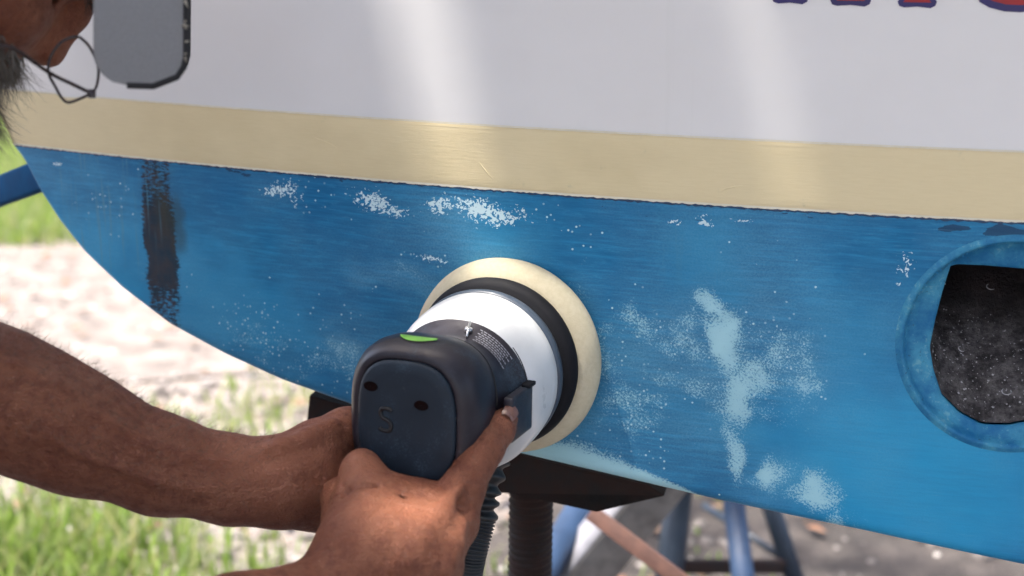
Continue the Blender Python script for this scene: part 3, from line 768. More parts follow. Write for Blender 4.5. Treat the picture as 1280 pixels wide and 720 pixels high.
# rusty flat bar crossing the timber
a, b = at(738, 640, 1.72), at(850, 725, 1.68); u = b - a
BB = b + u * .6; x, y, _ = basis(u)
fb = obj('flat_bar', *box((a + BB) / 2, (BB - a) / 2, nrm(np.cross(u, AF)) * .0095, nrm(AF) * .003, .001), M['rustbar'])
tag(fb, 'rusty reddish flat bar slanting across the grey timber', 'metal bar')

# ------------------------------------------------------------------ ground
def mat_ground():
    m = NB('gravel_ground'); v = m.co()
    a = m.noise(v, 1.1, 6, .6); b = m.noise(v, 14, 6, .7); c_ = m.voro(v, 45, out='Color'); d = m.voro(v, 45)
    sp_ = m.n.new('ShaderNodeSeparateColor'); m.link(c_, sp_.inputs[0])
    c = m.mix(m.ramp(b, .3, .7), (.095, .075, .066), (.20, .17, .15))
    c = m.mix(m.ramp(sp_.outputs[0], .2, .9, 0, .6), c, (.24, .22, .21))
    c = m.mix(m.ramp(m.noise(v, 2.6, 6, .65), .52, .66, 0, .6), c, (.09, .075, .05))
    sx_ = m.n.new('ShaderNodeSeparateXYZ'); m.link(v, sx_.inputs[0])
    m.base(c); m.rough(.9)
    m.bump(m.math('ADD', m.math('MULTIPLY', b, 1), d), .8, .02); return m.m
GM = mat_ground()
gx = np.concatenate([-np.geomspace(300, 4, 14), np.linspace(-3.8, 3.8, 70), np.geomspace(4, 300, 14)])
gy = np.concatenate([-np.geomspace(300, 2, 14), np.linspace(-1.8, 9, 100), np.geomspace(9.3, 300, 16)])
gvv = [(x, y, .012 * math.sin(x * 2.1 + 1) * math.cos(y * 1.7) if abs(x) < 4 and 0 < y < 9 else 0) for x in gx for y in gy]
gr = obj('ground', gvv, grid_faces(len(gx), len(gy)), GM); tag(gr, 'gravelly ground with grass patches', None, kind='structure')
# the gravel path band at the left
M['pathm'] = simple('pinkish_gravel', (.085, .070, .062), (.19, .165, .15), 12, .9, .9, .015)
def gz(x, y): return .012 * math.sin(x * 2.1 + 1) * math.cos(y * 1.7) if abs(x) < 4 and 0 < y < 9 else 0
pp = []; NPX, NPY = 60, 16
for i in range(NPX):
    x = -6 + i * .16
    e0, e1 = 3.45 + .12 * math.sin(x * 2.3) + .06 * math.sin(x * 7), 4.72 + .10 * math.sin(x * 1.7 + 2) + .05 * math.sin(x * 6)
    for j in range(NPY): y = e0 + (e1 - e0) * j / (NPY - 1); pp.append((x, y, gz(x, y) + .006))
ph = obj('path', pp, grid_faces(NPX, NPY), M['pathm']); tag(ph, 'pale pinkish gravel path', None, kind='structure')

def mesh_np(name, V3, F, mat, smooth=False):
    me = bpy.data.meshes.new(name); n, k = F.shape
    me.vertices.add(len(V3)); me.vertices.foreach_set('co', V3.astype(np.float32).ravel())
    me.loops.add(n * k); me.loops.foreach_set('vertex_index', F.astype(np.int32).ravel())
    me.polygons.add(n); me.polygons.foreach_set('loop_start', np.arange(0, n * k, k, dtype=np.int32)); me.polygons.foreach_set('loop_total', np.full(n, k, dtype=np.int32))
    if smooth: me.polygons.foreach_set('use_smooth', [True] * n)
    me.update(calc_edges=True); me.validate(); me.materials.append(mat)
    o = bpy.data.objects.new(name, me); COL.objects.link(o); return o
# darker sheet of ground: the shade under the boat put into its colour
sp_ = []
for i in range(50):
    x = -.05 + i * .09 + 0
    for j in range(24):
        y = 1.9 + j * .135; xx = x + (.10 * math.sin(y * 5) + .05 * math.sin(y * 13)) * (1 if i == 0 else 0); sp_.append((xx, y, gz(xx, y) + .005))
o = obj('shaded_ground', sp_, grid_faces(50, 24), simple('shaded_ground_dark', (.020, .016, .014), (.062, .052, .047), 9, .95, .9, .015)); tag(o, 'ground and grit under the boat, coloured dark to stand for the shade', None, kind='structure')
# stones: squashed octahedra subdivided once, merged
import bmesh
bm = bmesh.new(); bmesh.ops.create_icosphere(bm, subdivisions=1, radius=1); tv0 = np.array([q.co[:] for q in bm.verts]); tf0 = np.array([[q.index for q in p.verts] for p in bm.faces]); bm.free()
def stones(name, N, xr, yr, smin, smax, mat, label, dens=None):
    x = rng.uniform(*xr, N); y = rng.uniform(*yr, N)
    if dens is not None: k = rng.random(N) < dens(x, y); x, y = x[k], y[k]
    N = len(x); s = smin + (smax - smin) * rng.random(N) ** 3; zz = np.array([gz(a, b) for a, b in zip(x, y)])
    J = 1 + .35 * rng.standard_normal((N, len(tv0), 1)) * .6; a = rng.uniform(0, 6.28, N)
    P = tv0[None] * J * np.stack([s, s * rng.uniform(.6, 1, N), s * rng.uniform(.35, .7, N)], 1)[:, None]
    X = P[..., 0] * np.cos(a)[:, None] - P[..., 1] * np.sin(a)[:, None]; Y = P[..., 0] * np.sin(a)[:, None] + P[..., 1] * np.cos(a)[:, None]
    W = np.stack([X + x[:, None], Y + y[:, None], P[..., 2] + zz[:, None] + .004], -1)
    F = (tf0[None] + (np.arange(N) * len(tv0))[:, None, None]).reshape(-1, 3)
    o = mesh_np(name, W.reshape(-1, 3), F, mat); tag(o, label, None, kind='stuff'); return o
def isl(name, c1, c2, c3, rough=.85):
    m = NB(name); g_ = m.n.new('ShaderNodeNewGeometry'); rnd_ = g_.outputs['Random Per Island']
    c = m.mix(m.ramp(rnd_, 0, .6), c1, c2); c = m.mix(m.ramp(rnd_, .6, 1), c, c3); m.base(c); m.rough(rough); return m
M['stone'] = isl('gravel_stone', (.07, .06, .055), (.16, .142, .132), (.34, .32, .30)).m
stones('gravel', 15000, (-3.0, 2.6), (1.6, 6.0), .004, .02, M['stone'], 'loose gravel and pebbles on the ground', lambda x, y: np.where(x > 0, .35, np.where(y < 3.4, 1, .6)))
gm = isl('grass_blade', (.06, .10, .018), (.14, .17, .045), (.28, .25, .11), .5); gm.b.inputs['Subsurface Weight'].default_value = 0
tr = gm.n.new('ShaderNodeBsdfTranslucent'); tr.inputs[0].default_value = (.20, .32, .05, 1); mixn = gm.n.new('ShaderNodeMixShader'); mixn.inputs[0].default_value = .4
gm.link(gm.b.outputs[0], mixn.inputs[1]); gm.link(tr.outputs[0], mixn.inputs[2]); gm.link(mixn.outputs[0], gm.n['Material Output'].inputs[0])
def grass(name, N, xr, yr, hmin, hmax, dens, label):
    x = rng.uniform(*xr, N); y = rng.uniform(*yr, N); k = rng.random(N) < dens(x, y); x, y = x[k], y[k]; N = len(x)
    h = rng.uniform(hmin, hmax, N); a = rng.uniform(0, 6.28, N); l = rng.uniform(.1, .9, N) * h; wd = rng.uniform(.0018, .004, N)
    zz = np.array([gz(q, r_) for q, r_ in zip(x, y)])
    ca, sa = np.cos(a), np.sin(a); b = np.stack([x, y, zz], -1); side = np.stack([-sa, ca, 0 * a], -1) * wd[:, None]; lean = np.stack([ca, sa, 0 * a], -1)
    p0, p1 = b - side, b + side; mid = b + lean * (l * .35)[:, None] + np.stack([0 * h, 0 * h, h * .6], -1); tip = b + lean * l[:, None] + np.stack([0 * h, 0 * h, h * .95], -1)
    W = np.stack([p0, p1, mid + side * .8, mid - side * .8, tip], 1).reshape(-1, 3)
    i0 = (np.arange(N) * 5)[:, None]; F = np.concatenate([i0 + [0, 1, 2], i0 + [0, 2, 3], i0 + [3, 2, 4]])
    o = mesh_np(name, W, F, gm.m); tag(o, label, None, kind='stuff'); return o
def d_lawn(x, y): return np.clip((vnoise(x + 9, y, 1.3, 3) - .12) * 3.2, .15, 1) * (y > 4.72 + .1 * np.sin(x * 1.7 + 2))
def d_near(x, y): return np.clip((vnoise(x + 9, y, 2.7, 5) - .50) * 5, 0, 1) * np.where(x > .1, .25, 1)
grass('lawn_grass', 90000, (-4.2, .5), (4.6, 8.6), .03, .10, d_lawn, 'sunlit green lawn beyond the gravel path')
grass('grass', 12000, (-2.2, 1.6), (1.9, 3.6), .02, .07, d_near, 'patchy grass tufts growing through the gravel')
grass('weeds', 6000, (-1.35, -.45), (1.9, 2.75), .04, .12, lambda x, y: np.exp(-(((x + .83) / .22) ** 2 + ((y - 2.32) / .22) ** 2)) + .6 * np.exp(-(((x + .45) / .08) ** 2 + ((y - 2.2) / .1) ** 2)), 'brighter tall weeds at the lower left')
lf = isl('dead_leaf', (.07, .04, .025), (.14, .09, .055), (.17, .075, .04))
N = 900; x = rng.uniform(-2.2, 2.4, N); y = rng.uniform(1.8, 5, N); a = rng.uniform(0, 6.28, N); s = rng.uniform(.008, .024, N)
q = np.array([(-1, 0), (-.3, .45), (.5, .4), (1, 0), (.5, -.4), (-.3, -.45)]); ca, sa = np.cos(a)[:, None], np.sin(a)[:, None]
X = (q[None, :, 0] * ca - q[None, :, 1] * sa) * s[:, None] + x[:, None]; Y = (q[None, :, 0] * sa + q[None, :, 1] * ca) * s[:, None] + y[:, None]
Z = .016 + rng.random((N, 6)) * .012 + np.array([gz(c_, d_) for c_, d_ in zip(x, y)])[:, None]
o = mesh_np('dead_leaves', np.stack([X, Y, Z], -1).reshape(-1, 3), (np.arange(N) * 6)[:, None] + np.arange(6)[None], lf.m); tag(o, 'dead brown leaves scattered over the gravel', None, kind='stuff')

# ------------------------------------------------------------------ person (signed distance body -> one skin)
class SDF:
    def __init__(s, lo, hi, h):
        s.lo = np.array(lo, float); s.h = h; s.n = np.ceil((np.array(hi) - s.lo) / h).astype(int) + 1
        s.D = np.full(s.n, .05, np.float32)
    def sub(s, lo, hi):
        a = np.clip(np.floor((lo - s.lo) / s.h).astype(int), 0, s.n); b = np.clip(np.ceil((hi - s.lo) / s.h).astype(int) + 1, 0, s.n)
        if np.any(b <= a): return None
        ax = [(s.lo[i] + np.arange(a[i], b[i]) * s.h).astype(np.float32) for i in range(3)]
        return tuple(slice(a[i], b[i]) for i in range(3)), ax[0][:, None, None], ax[1][None, :, None], ax[2][None, None, :]
    def comb(s, sl, d, k, op):
        D = s.D[sl]
        if op == 'u':
            if k > 0: h = np.clip(.5 + .5 * (D - d) / k, 0, 1); D[...] = D * (1 - h) + d * h - k * h * (1 - h)
            else: D[...] = np.minimum(D, d)
        elif op == 's':
            h = np.clip(.5 - .5 * (D + d) / k, 0, 1); D[...] = D * (1 - h) + (-d) * h + k * h * (1 - h)
    def cap(s, a, b, ra, rb, k=.006, op='u', flat=None):
        a, b = np.asarray(a, float), np.asarray(b, float); m = max(ra, rb) + k + 4 * s.h
        r = s.sub(np.minimum(a, b) - m, np.maximum(a, b) + m)
        if r is None: return
        sl, X, Y, Z = r; ab = b - a; L = ab @ ab + 1e-12
        px, py, pz = X - a[0], Y - a[1], Z - a[2]
        t = np.clip((px * ab[0] + py * ab[1] + pz * ab[2]) / L, 0, 1)
        dx, dy, dz = px - t * ab[0], py - t * ab[1], pz - t * ab[2]
        if flat is not None:      # flatten along a direction: (dir, factor<1 makes it thinner)
            dr, fc = flat; q = (dx * dr[0] + dy * dr[1] + dz * dr[2]) * (1 / fc - 1); dx, dy, dz = dx + q * dr[0], dy + q * dr[1], dz + q * dr[2]
        d = np.sqrt(dx * dx + dy * dy + dz * dz) - (ra + (rb - ra) * t)
        s.comb(sl, d, k, op)
    def ell(s, c, R3, r3, k=.01, op='u'):
        """ellipsoid: R3 rows are unit axes, r3 radii"""
        c = np.asarray(c, float); m = max(r3) + k + 4 * s.h; r = s.sub(c - m, c + m)
        if r is None: return
        sl, X, Y, Z = r; px, py, pz = X - c[0], Y - c[1], Z - c[2]; q = 0; g = 0
        for ax, rr in zip(R3, r3):
            t = px * ax[0] + py * ax[1] + pz * ax[2]; q = q + (t / rr) ** 2; g = g + (t / rr ** 2) ** 2
        k0 = np.sqrt(q); k1 = np.sqrt(g) + 1e-9; s.comb(sl, k0 * (k0 - 1) / k1, k, op)
    def chain(s, P, k=.005, op='u', flat=None):
        for (a, ra), (b, rb) in zip(P[:-1], P[1:]): s.cap(a, b, ra, rb, k, op, flat)
    def mesh(s, it=3):
        # surface nets: one vertex per sign-changing cell, one quad per sign-changing grid edge
        D = s.D; sg = D < 0; nx, ny, nz = D.shape
        cell = np.zeros((nx - 1, ny - 1, nz - 1), np.int8)
        for i in (0, 1):
            for j in (0, 1):
                for k in (0, 1): cell += sg[i:nx - 1 + i, j:ny - 1 + j, k:nz - 1 + k]
        act = (cell > 0) & (cell < 8); ci = np.argwhere(act); idx = np.full(act.shape, -1, np.int64); idx[act] = np.arange(len(ci))
        acc = np.zeros((len(ci), 3)); cnt = np.zeros((len(ci), 1))
        cor = [(i, j, k) for i in (0, 1) for j in (0, 1) for k in (0, 1)]
        val = {c: D[ci[:, 0] + c[0], ci[:, 1] + c[1], ci[:, 2] + c[2]].astype(float) for c in cor}
        for c in cor:
            for ax in range(3):
                if c[ax]: continue
                c2 = list(c); c2[ax] = 1; va, vb = val[c], val[tuple(c2)]; m = (va < 0) != (vb < 0)
                t = np.where(m, va / np.where(m, va - vb, 1), 0); p = np.tile(np.array(c, float), (len(ci), 1)); p[:, ax] = t
                acc += p * m[:, None]; cnt += m[:, None]
        P = (ci + acc / np.maximum(cnt, 1)) * s.h + s.lo
        Q = []
        for ax in range(3):
            u, v = (ax + 1) % 3, (ax + 2) % 3
            lo = [slice(None)] * 3; hi = [slice(None)] * 3; lo[ax] = slice(0, -1); hi[ax] = slice(1, None)
            A0, A1 = sg[tuple(lo)], sg[tuple(hi)]; e = np.argwhere(A0 != A1)
            e = e[(e[:, u] > 0) & (e[:, v] > 0) & (e[:, u] < D.shape[u] - 1) & (e[:, v] < D.shape[v] - 1)]
            f0 = A0[e[:, 0], e[:, 1], e[:, 2]]
            def g4(du, dv):
                q = e.copy(); q[:, u] -= du; q[:, v] -= dv; return idx[q[:, 0], q[:, 1], q[:, 2]]
            q = np.stack([g4(1, 1), g4(0, 1), g4(0, 0), g4(1, 0)], 1); q[~f0] = q[~f0][:, ::-1]; Q.append(q)
        F = np.concatenate(Q)
        # light Laplacian smoothing (quads only: neighbours along edges)
        E = np.concatenate([F[:, [0, 1]], F[:, [1, 2]], F[:, [2, 3]], F[:, [3, 0]]]); a_ = np.concatenate([E[:, 0], E[:, 1]]); b_ = np.concatenate([E[:, 1], E[:, 0]])
        cnt = np.bincount(a_, minlength=len(P))[:, None] + 1e-9
        for _ in range(it):
            P = P + .5 * (np.stack([np.bincount(a_, P[b_, k], minlength=len(P)) for k in range(3)], 1) / cnt - P) * (cnt > .5)
        return P, F
def mm(px, d): return px * d / FPX

# -- arm placement (world)
L_sh = V(-.70, 1.10, .93); R_sh = V(-.60, .72, .90)
L_el = at(-95, 452, 1.02)
R_wr = at(428, 748, .99); R_el = V(-.345, .66, .70)
print('LeftElbow', L_el, 'R', R_wr, R_el)

# left (far) arm + hand
lo = np.array([-.80, .84, .58]); hi = np.array([.05, 1.22, 1.02])
A = SDF(lo, hi, .0019)
A.chain([(L_sh, .055), (L_sh * .4 + L_el * .6, .048), (L_el, .046)], .02)
fl = [(at(-95, 452, 1.02), .047), (at(0, 497, 1.03), mm(82, 1.03)), (at(50, 520, 1.035), mm(79, 1.03)), (at(100, 543, 1.04), mm(73, 1.04)), (at(200, 581, 1.05), mm(60, 1.05)), (at(290, 600, 1.06), mm(53, 1.06)), (at(345, 604, 1.065), mm(51, 1.065)), (at(385, 598, 1.075), mm(50, 1.075))]
A.chain(fl, .012)
# muscle ridges
A.chain([(at(-60, 450, 1.0), .022), (at(60, 515, 1.01), .024), (at(170, 565, 1.025), .014), (at(250, 590, 1.035), .008)], .012)
# hand: back of the hand rising to the thumb
A.chain([(at(352, 585, 1.065), mm(36, 1.065)), (at(395, 558, 1.08), mm(30, 1.08)), (at(432, 540, 1.10), mm(27, 1.10)), (at(462, 528, 1.125), mm(23, 1.12)), (at(492, 512, 1.15), .0105)], .012)
A.chain([(at(360, 607, 1.07), mm(48, 1.07)), (at(400, 615, 1.085), mm(46, 1.08)), (at(440, 615, 1.10), mm(42, 1.10))], .012)
for i, (y0, y1, y2, dz_) in enumerate(((585, 600, 604, 0), (608, 622, 615, .012), (630, 638, 622, .022), (648, 650, 634, .03))):
    A.chain([(at(425, y0, 1.11 + dz_), .0125), (at(470, y1 + 4, 1.125 + dz_), .0112), (at(515, y2 + 4, 1.15 + dz_), .0100), (at(545, y2 - 2, 1.185 + dz_), .0088)], .004)
# tendons and veins
def vein(G, P, rad, k=.007): G.chain([(at(*p), rad) for p in P], k)
vein(A, [(320, 566, 1.043), (350, 556, 1.044), (385, 545, 1.057), (415, 531, 1.073)], .0022, .012)
vein(A, [(335, 592, 1.035), (370, 584, 1.044), (405, 578, 1.058)], .0018, .010)
vein(A, [(120, 520, 1.005), (170, 548, 1.014), (230, 568, 1.022), (300, 580, 1.033)], .0014, .008)
vein(A, [(20, 455, .992), (70, 485, .996), (140, 530, 1.005), (200, 560, 1.017)], .0014, .008)
vein(A, [(60, 545, .99), (120, 575, 1.0), (190, 600, 1.013), (260, 612, 1.026)], .0013, .008)
# creases
A.chain([(at(400, 556, 1.045), .0012), (at(425, 566, 1.055), .0014), (at(448, 566, 1.068), .0012)], .005, 's')
LP, LF = A.mesh()
# right (near) arm + hand, palm up round the tool's underside
lo = np.array([-.72, .56, .54]); hi = np.array([.07, 1.22, 1.0])
B = SDF(lo, hi, .0018)
B.chain([(R_sh, .056), (R_sh * .45 + R_el * .55, .050), (R_el, .046)], .02)
B.chain([(R_el, .047), (R_el * .6 + R_wr * .4, .047), (R_el * .25 + R_wr * .75, .038), (R_wr, .031), (at(462, 700, 1.0), .034)], .015)
# palm block
B.cap(at(455, 690, 1.00), at(465, 640, 1.03), mm(62, 1.0), mm(52, 1.03), .014)
B.cap(at(520, 700, 1.00), at(535, 655, 1.03), mm(62, 1.0), mm(48, 1.03), .016)
B.cap(at(452, 640, 1.03), at(454, 598, 1.045), mm(34, 1.03), mm(27, 1.045), .010)
# knuckle lump on the left and the one behind it
B.cap(at(449, 590, 1.04), at(452, 584, 1.055), mm(25, 1.04), mm(24, 1.05), .006)
B.chain([(at(452, 590, 1.05), .0135), (at(462, 588, 1.075), .0125), (at(478, 604, 1.12), .0115), (at(505, 610, 1.15), .0095)], .004)
B.chain([(at(452, 690, 1.03), .02), (at(428, 648, 1.036), .0145), (at(423, 620, 1.048), .0122), (at(440, 618, 1.10), .0112), (at(480, 625, 1.14), .0100), (at(510, 625, 1.165), .009)], .004)
B.chain([(at(440, 680, 1.05), .018), (at(425, 655, 1.075), .0125), (at(445, 645, 1.11), .0110), (at(490, 645, 1.15), .0095), (at(520, 640, 1.17), .0085)], .004)
B.chain([(at(450, 700, 1.06), .016), (at(440, 680, 1.09), .0110), (at(465, 665, 1.12), .0095), (at(500, 665, 1.15), .0085)], .004)
# web between lump and thumb, hugging the tool
B.chain([(at(468, 622, 1.045), mm(30, 1.045)), (at(510, 638, 1.045), mm(34, 1.04)), (at(556, 630, 1.055), mm(27, 1.05))], .014)
# thumb
B.chain([(at(520, 690, 1.02), mm(46, 1.02)), (at(566, 655, 1.035), mm(31, 1.035))], .014)
B.chain([(at(566, 652, 1.035), mm(30, 1.035)), (at(578, 612, 1.04), mm(27, 1.04)), (at(594, 578, 1.05), mm(24, 1.05)), (at(606, 560, 1.058), mm(23.5, 1.055)), (at(622, 537, 1.072), mm(21, 1.07)), (at(634, 521, 1.085), mm(15, 1.085))], .006)
# thumb nail bed flattening handled by the nail part; knuckle wrinkles as small grooves
for i, (cx, cy) in enumerate(((600, 568), (604, 562), (609, 556))):
    B.chain([(at(cx - 15, cy - 9, 1.022), .0010), (at(cx, cy, 1.030), .0011), (at(cx + 15, cy + 8, 1.045), .0010)], .002, 's')
# tendons, veins and folds on the hand
vein(B, [(448, 705, .967), (458, 670, .985), (466, 640, 1.004), (462, 612, 1.020)], .0020, .012)
vein(B, [(505, 705, .966), (530, 672, .980), (552, 645, 1.002), (572, 612, 1.018)], .0024, .012)
vein(B, [(425, 690, .978), (432, 655, .998), (440, 622, 1.014)], .0018, .010)
vein(B, [(470, 672, .978), (505, 655, .985), (548, 650, .998)], .0014, .007)
vein(B, [(560, 710, .978), (572, 680, .990), (580, 655, 1.008)], .0022, .010)
for P in ([(428, 606, 1.022), (434, 622, 1.010), (430, 645, 1.004), (424, 662, 1.0)], [(436, 612, 1.012), (452, 606, 1.010), (470, 610, 1.012)], [(435, 630, 1.006), (455, 628, 1.004), (478, 640, 1.002)], [(500, 625, 1.012), (522, 634, 1.010), (552, 628, 1.020)], [(486, 612, 1.024), (494, 630, 1.010), (500, 650, .995)],
          [(418, 652, 1.010), (440, 664, .992), (468, 668, .984)], [(564, 628, 1.016), (576, 634, 1.016), (590, 636, 1.022)]):
    B.chain([(at(*p), .0017) for p in P], .0045, 's')
# keep the flesh out of the tool body
RP, RF = B.mesh()
# head + neck + torso + legs, coarse
HF = nrm(AX * .66 - AU * .48 + AF * .60)                  # face direction: right, down, away
HS = nrm(np.cross(HF, V(0, 0, 1))); HU = np.cross(HS, HF) # HS points to his right (towards the camera)
if HS @ AF > 0: HS = -HS
HU = np.cross(HS, HF) if np.cross(HS, HF)[2] > 0 else np.cross(HF, HS)
HC = at(56, 62, 1.035) - HF * .108 + HU * .032           # cranium centre, from where the nose tip is
print('HU', HU @ AX, HU @ AU, HU @ AF)
# roll the head so that the profile line matches
def H(f, u, s_): return HC + HF * f + HU * u + HS * s_
C = SDF([-.78, .70, .78], [-.16, 1.30, 1.42], .003)
C.ell(H(-.012, .03, 0), (HF, HU, HS), (.098, .09, .076), .02)
C.ell(H(.03, -.02, 0), (HF, HU, HS), (.070, .080, .066), .02)
C.cap(H(.055, .022, .03), H(.070, .02, 0), .018, .020, .015)       # brow ridge
C.cap(H(.055, .022, -.03), H(.070, .02, 0), .018, .020, .015)
C.ell(H(.058, .042, 0), (HF, HU, HS), (.062, .045, .062), .02)
C.cap(H(.098, .022, .028), H(.108, .022, .006), .012, .010, .012); C.cap(H(.098, .022, -.028), H(.108, .022, -.006), .012, .010, .012)
for sg in (1, -1):
    C.ell(H(.055, -.025, sg * .042), (HF, HU, HS), (.030, .022, .022), .014)      # cheekbones
    C.ell(H(.075, -.001, sg * .031), (HF, HU, HS), (.012, .013, .014), .006, 's') # eye sockets
    C.ell(H(.068, -.001, sg * .031), (HF, HU, HS), (.0125, .0115, .0125), .003)   # eyeballs / lids
    C.cap(H(-.005, .005, sg * .074), H(-.010, -.035, sg * .070), .010, .007, .006)   # ears
    C.ell(H(-.008, -.01, sg * .080), (HF, HU, HS), (.018, .030, .008), .005)
    C.cap(H(.01, -.075, sg * .048), H(.075, -.098, sg * .012), .020, .018, .02)   # jaw
C.chain([(H(.106, .024, 0), .012), (H(.110, .0, 0), .0115), (H(.108, -.028, 0), .0115)], .008)
C.chain([(H(.083, .008, 0), .007), (H(.098, -.018, 0), .0095), (H(.108, -.032, 0), .0115)], .007)   # nose
C.cap(H(.093, -.036, .010), H(.093, -.036, -.010), .008, .008, .005)
C.cap(H(.080, -.062, .018), H(.080, -.062, -.018), .011, .011, .008)             # lips
C.cap(H(.088, -.058, .014), H(.088, -.058, -.014), .0045, .0045, .003)
C.cap(H(.087, -.068, .012), H(.087, -.068, -.012), .0050, .0050, .003)
C.ell(H(.078, -.100, 0), (HF, HU, HS), (.020, .018, .024), .015)                 # chin
NB_ = V(-.57, .96, .96)
C.cap(H(-.03, -.05, 0), NB_, .056, .062, .03)
C.cap(NB_, V(-.64, .93, .88), .07, .10, .04)
HP, HFc = C.mesh()
T = SDF([-1.15, .45, -.02], [-.40, 1.42, 1.02], .008)
def torso(T, e=0.0):
    T.cap(V(-.64, .92, .86), V(-.70, .93, .62), .105 + e, .115 + e, .05)
    T.cap(V(-.68, 1.06, .87), V(-.66, .78, .85), .075 + e, .075 + e, .05)
    T.cap(V(-.70, .93, .62), V(-.80, .93, .42), .125 + e, .125 + e, .05)
def legs_(T, e=0.0):
    T.cap(V(-.82, 1.01, .42), V(-.82, .85, .42), .115 + e, .115 + e, .05)
    for yy, ky in ((1.03, 1.10), (.83, .72)):
        T.cap(V(-.80, yy, .40), V(-.60, ky, .10), .085 + e, .062 + e, .03)
        T.cap(V(-.60, ky, .08), V(-.98, ky + .01, .07), .058 + e, .045 + e, .02)
        T.cap(V(-.98, ky, .07), V(-1.06, ky, .05), .042 + e, .035 + e, .02)
torso(T); legs_(T)
T.cap(L_sh, V(-.66, 1.0, .88), .055, .08, .04); T.cap(R_sh, V(-.64, .84, .88), .056, .08, .04)
TP, TF = T.mesh()
allP = []; allF = []; n = 0
for P, F in ((LP, LF), (RP, RF), (HP, HFc), (TP, TF)):
    allP.append(P); allF.append(F + n); n += len(P)
PERS = empty('person', (-.75, .93, 0), 'kneeling bearded man in a cap and glasses, both hands holding the polisher', 'person')
body = mesh_np('body', np.vstack(allP) - np.array((-.75, .93, 0)), np.vstack(allF), M['skin'], True); body.parent = PERS
# knuckle redness, also brightening the lit right hand by colour
P = np.vstack(allP); rd = np.zeros(len(P))
for q, r_ in ((at(449, 582, 1.03), .016), (at(566, 655, 1.01), .02), (at(604, 562, 1.03), .012), (at(636, 518, 1.07), .010), (at(430, 620, 1.04), .014), (at(480, 650, .99), .03), (at(330, 575, 1.03), .04)):
    rd += np.exp(-((P - q) ** 2).sum(1) / r_ ** 2)
rd += .9 * np.exp(-((P - H(.09, -.03, 0)) ** 2).sum(1) / .03 ** 2)
aa = body.data.attributes.new('ruddy_and_lit', 'FLOAT', 'POINT'); aa.data.foreach_set('value', np.clip(rd, 0, 1).astype(np.float32))
print('body verts', len(P))
# clothing
T = SDF([-1.2, .40, .30], [-.38, 1.46, 1.06], .009); torso(T, .014)
T.cap(L_sh, L_sh * .45 + L_el * .55, .068, .062, .03); T.cap(R_sh, R_sh * .55 + R_el * .45, .069, .064, .03); T.cap(V(-.68, 1.06, .87), L_sh, .085, .07, .03); T.cap(V(-.66, .78, .85), R_sh, .085, .07, .03)
P, F = T.mesh(); o = mesh_np('shirt', P - np.array((-.75, .93, 0)), F, M['shirt'], True); o.parent = PERS
T = SDF([-1.25, .5, -.03], [-.40, 1.35, .62], .009); legs_(T, .012)
P, F = T.mesh(); o = mesh_np('trousers', P - np.array((-.75, .93, 0)), F, M['jeans'], True); o.parent = PERS
# thumb nail
nc = at(636, 518, 1.071); nx_ = nrm(at(640, 512, 1.08) - at(628, 530, 1.066)); nz_ = nrm(CAM - nc + AX * .35 + AU * .4); ny_ = nrm(np.cross(nz_, nx_)); nz_ = np.cross(nx_, ny_)
nv = []
for i in range(9):
    for j in range(7):
        u, v_ = i / 8 * 2 - 1, j / 6 * 2 - 1; nv.append(nc + nx_ * (.0062 * u) + ny_ * (.0056 * v_ * math.sqrt(max(0, 1 - .35 * max(0, u) ** 4 - .25 * max(0, -u) ** 3))) + nz_ * (.0052 - .0022 * v_ * v_ - .0010 * u * u))
obj('thumbnail', nv, grid_faces(9, 7), M['nail'], PERS)

# hair: curved tapering ribbons
def strands(roots, dirs, length, wid, mat, name, curl=.4, label=None, seg=4):
    N = len(roots); L = length * rng.uniform(.5, 1.2, N); Vv = np.zeros((N, (seg + 1) * 2, 3)); p = roots.copy(); d = dirs.copy()
    side = np.cross(d, AF + .3 * rng.standard_normal((N, 3))); side /= np.linalg.norm(side, axis=1)[:, None] + 1e-9
    bend = rng.standard_normal((N, 3)) * curl + V(0, 0, -.25)
    for i in range(seg + 1):
        ww = wid * (1 - .85 * i / seg); Vv[:, 2 * i] = p - side * ww; Vv[:, 2 * i + 1] = p + side * ww
        d = d + bend / seg; d /= np.linalg.norm(d, axis=1)[:, None]; p = p + d * (L / seg)[:, None]
    F = []; b0 = (np.arange(N) * (seg + 1) * 2)[:, None]
    F = np.concatenate([b0 + [2 * i, 2 * i + 1, 2 * i + 3, 2 * i + 2] for i in range(seg)])
    o = mesh_np(name, Vv.reshape(-1, 3) - np.array(PERS.location), F, mat); o.parent = PERS; o['kind'] = 'stuff'
    if label: o['label'] = label
    return o
def vnormals(P, F):
    nn = np.cross(P[F[:, 1]] - P[F[:, 0]], P[F[:, 2]] - P[F[:, 0]]); N_ = np.zeros_like(P)
    for k in range(4): np.add.at(N_, F[:, k], nn)
    return N_ / (np.linalg.norm(N_, axis=1)[:, None] + 1e-12)
hN = vnormals(HP, HFc); q = HP - HC; qf, qu, qs_ = q @ HF, q @ HU, q @ HS
def pick(mask, n): idx = np.flatnonzero(mask); return rng.choice(idx, min(n, len(idx) * 4), replace=True) if len(idx) else idx
bmask = (qu < -.045) & (qu > -.135) & (qf > -.02) & ~((qf > .07) & (qu > -.072) & (np.abs(qs_) < .02))
i = pick(bmask, 8000); d = hN[i] * .7 + HF * .15 - HU * .75 + .25 * rng.standard_normal((len(i), 3)); d /= np.linalg.norm(d, axis=1)[:, None]
strands(HP[i] - hN[i] * .001, d, .031, .00024, M['greyhair'], 'beard', .6, 'grizzled beard')
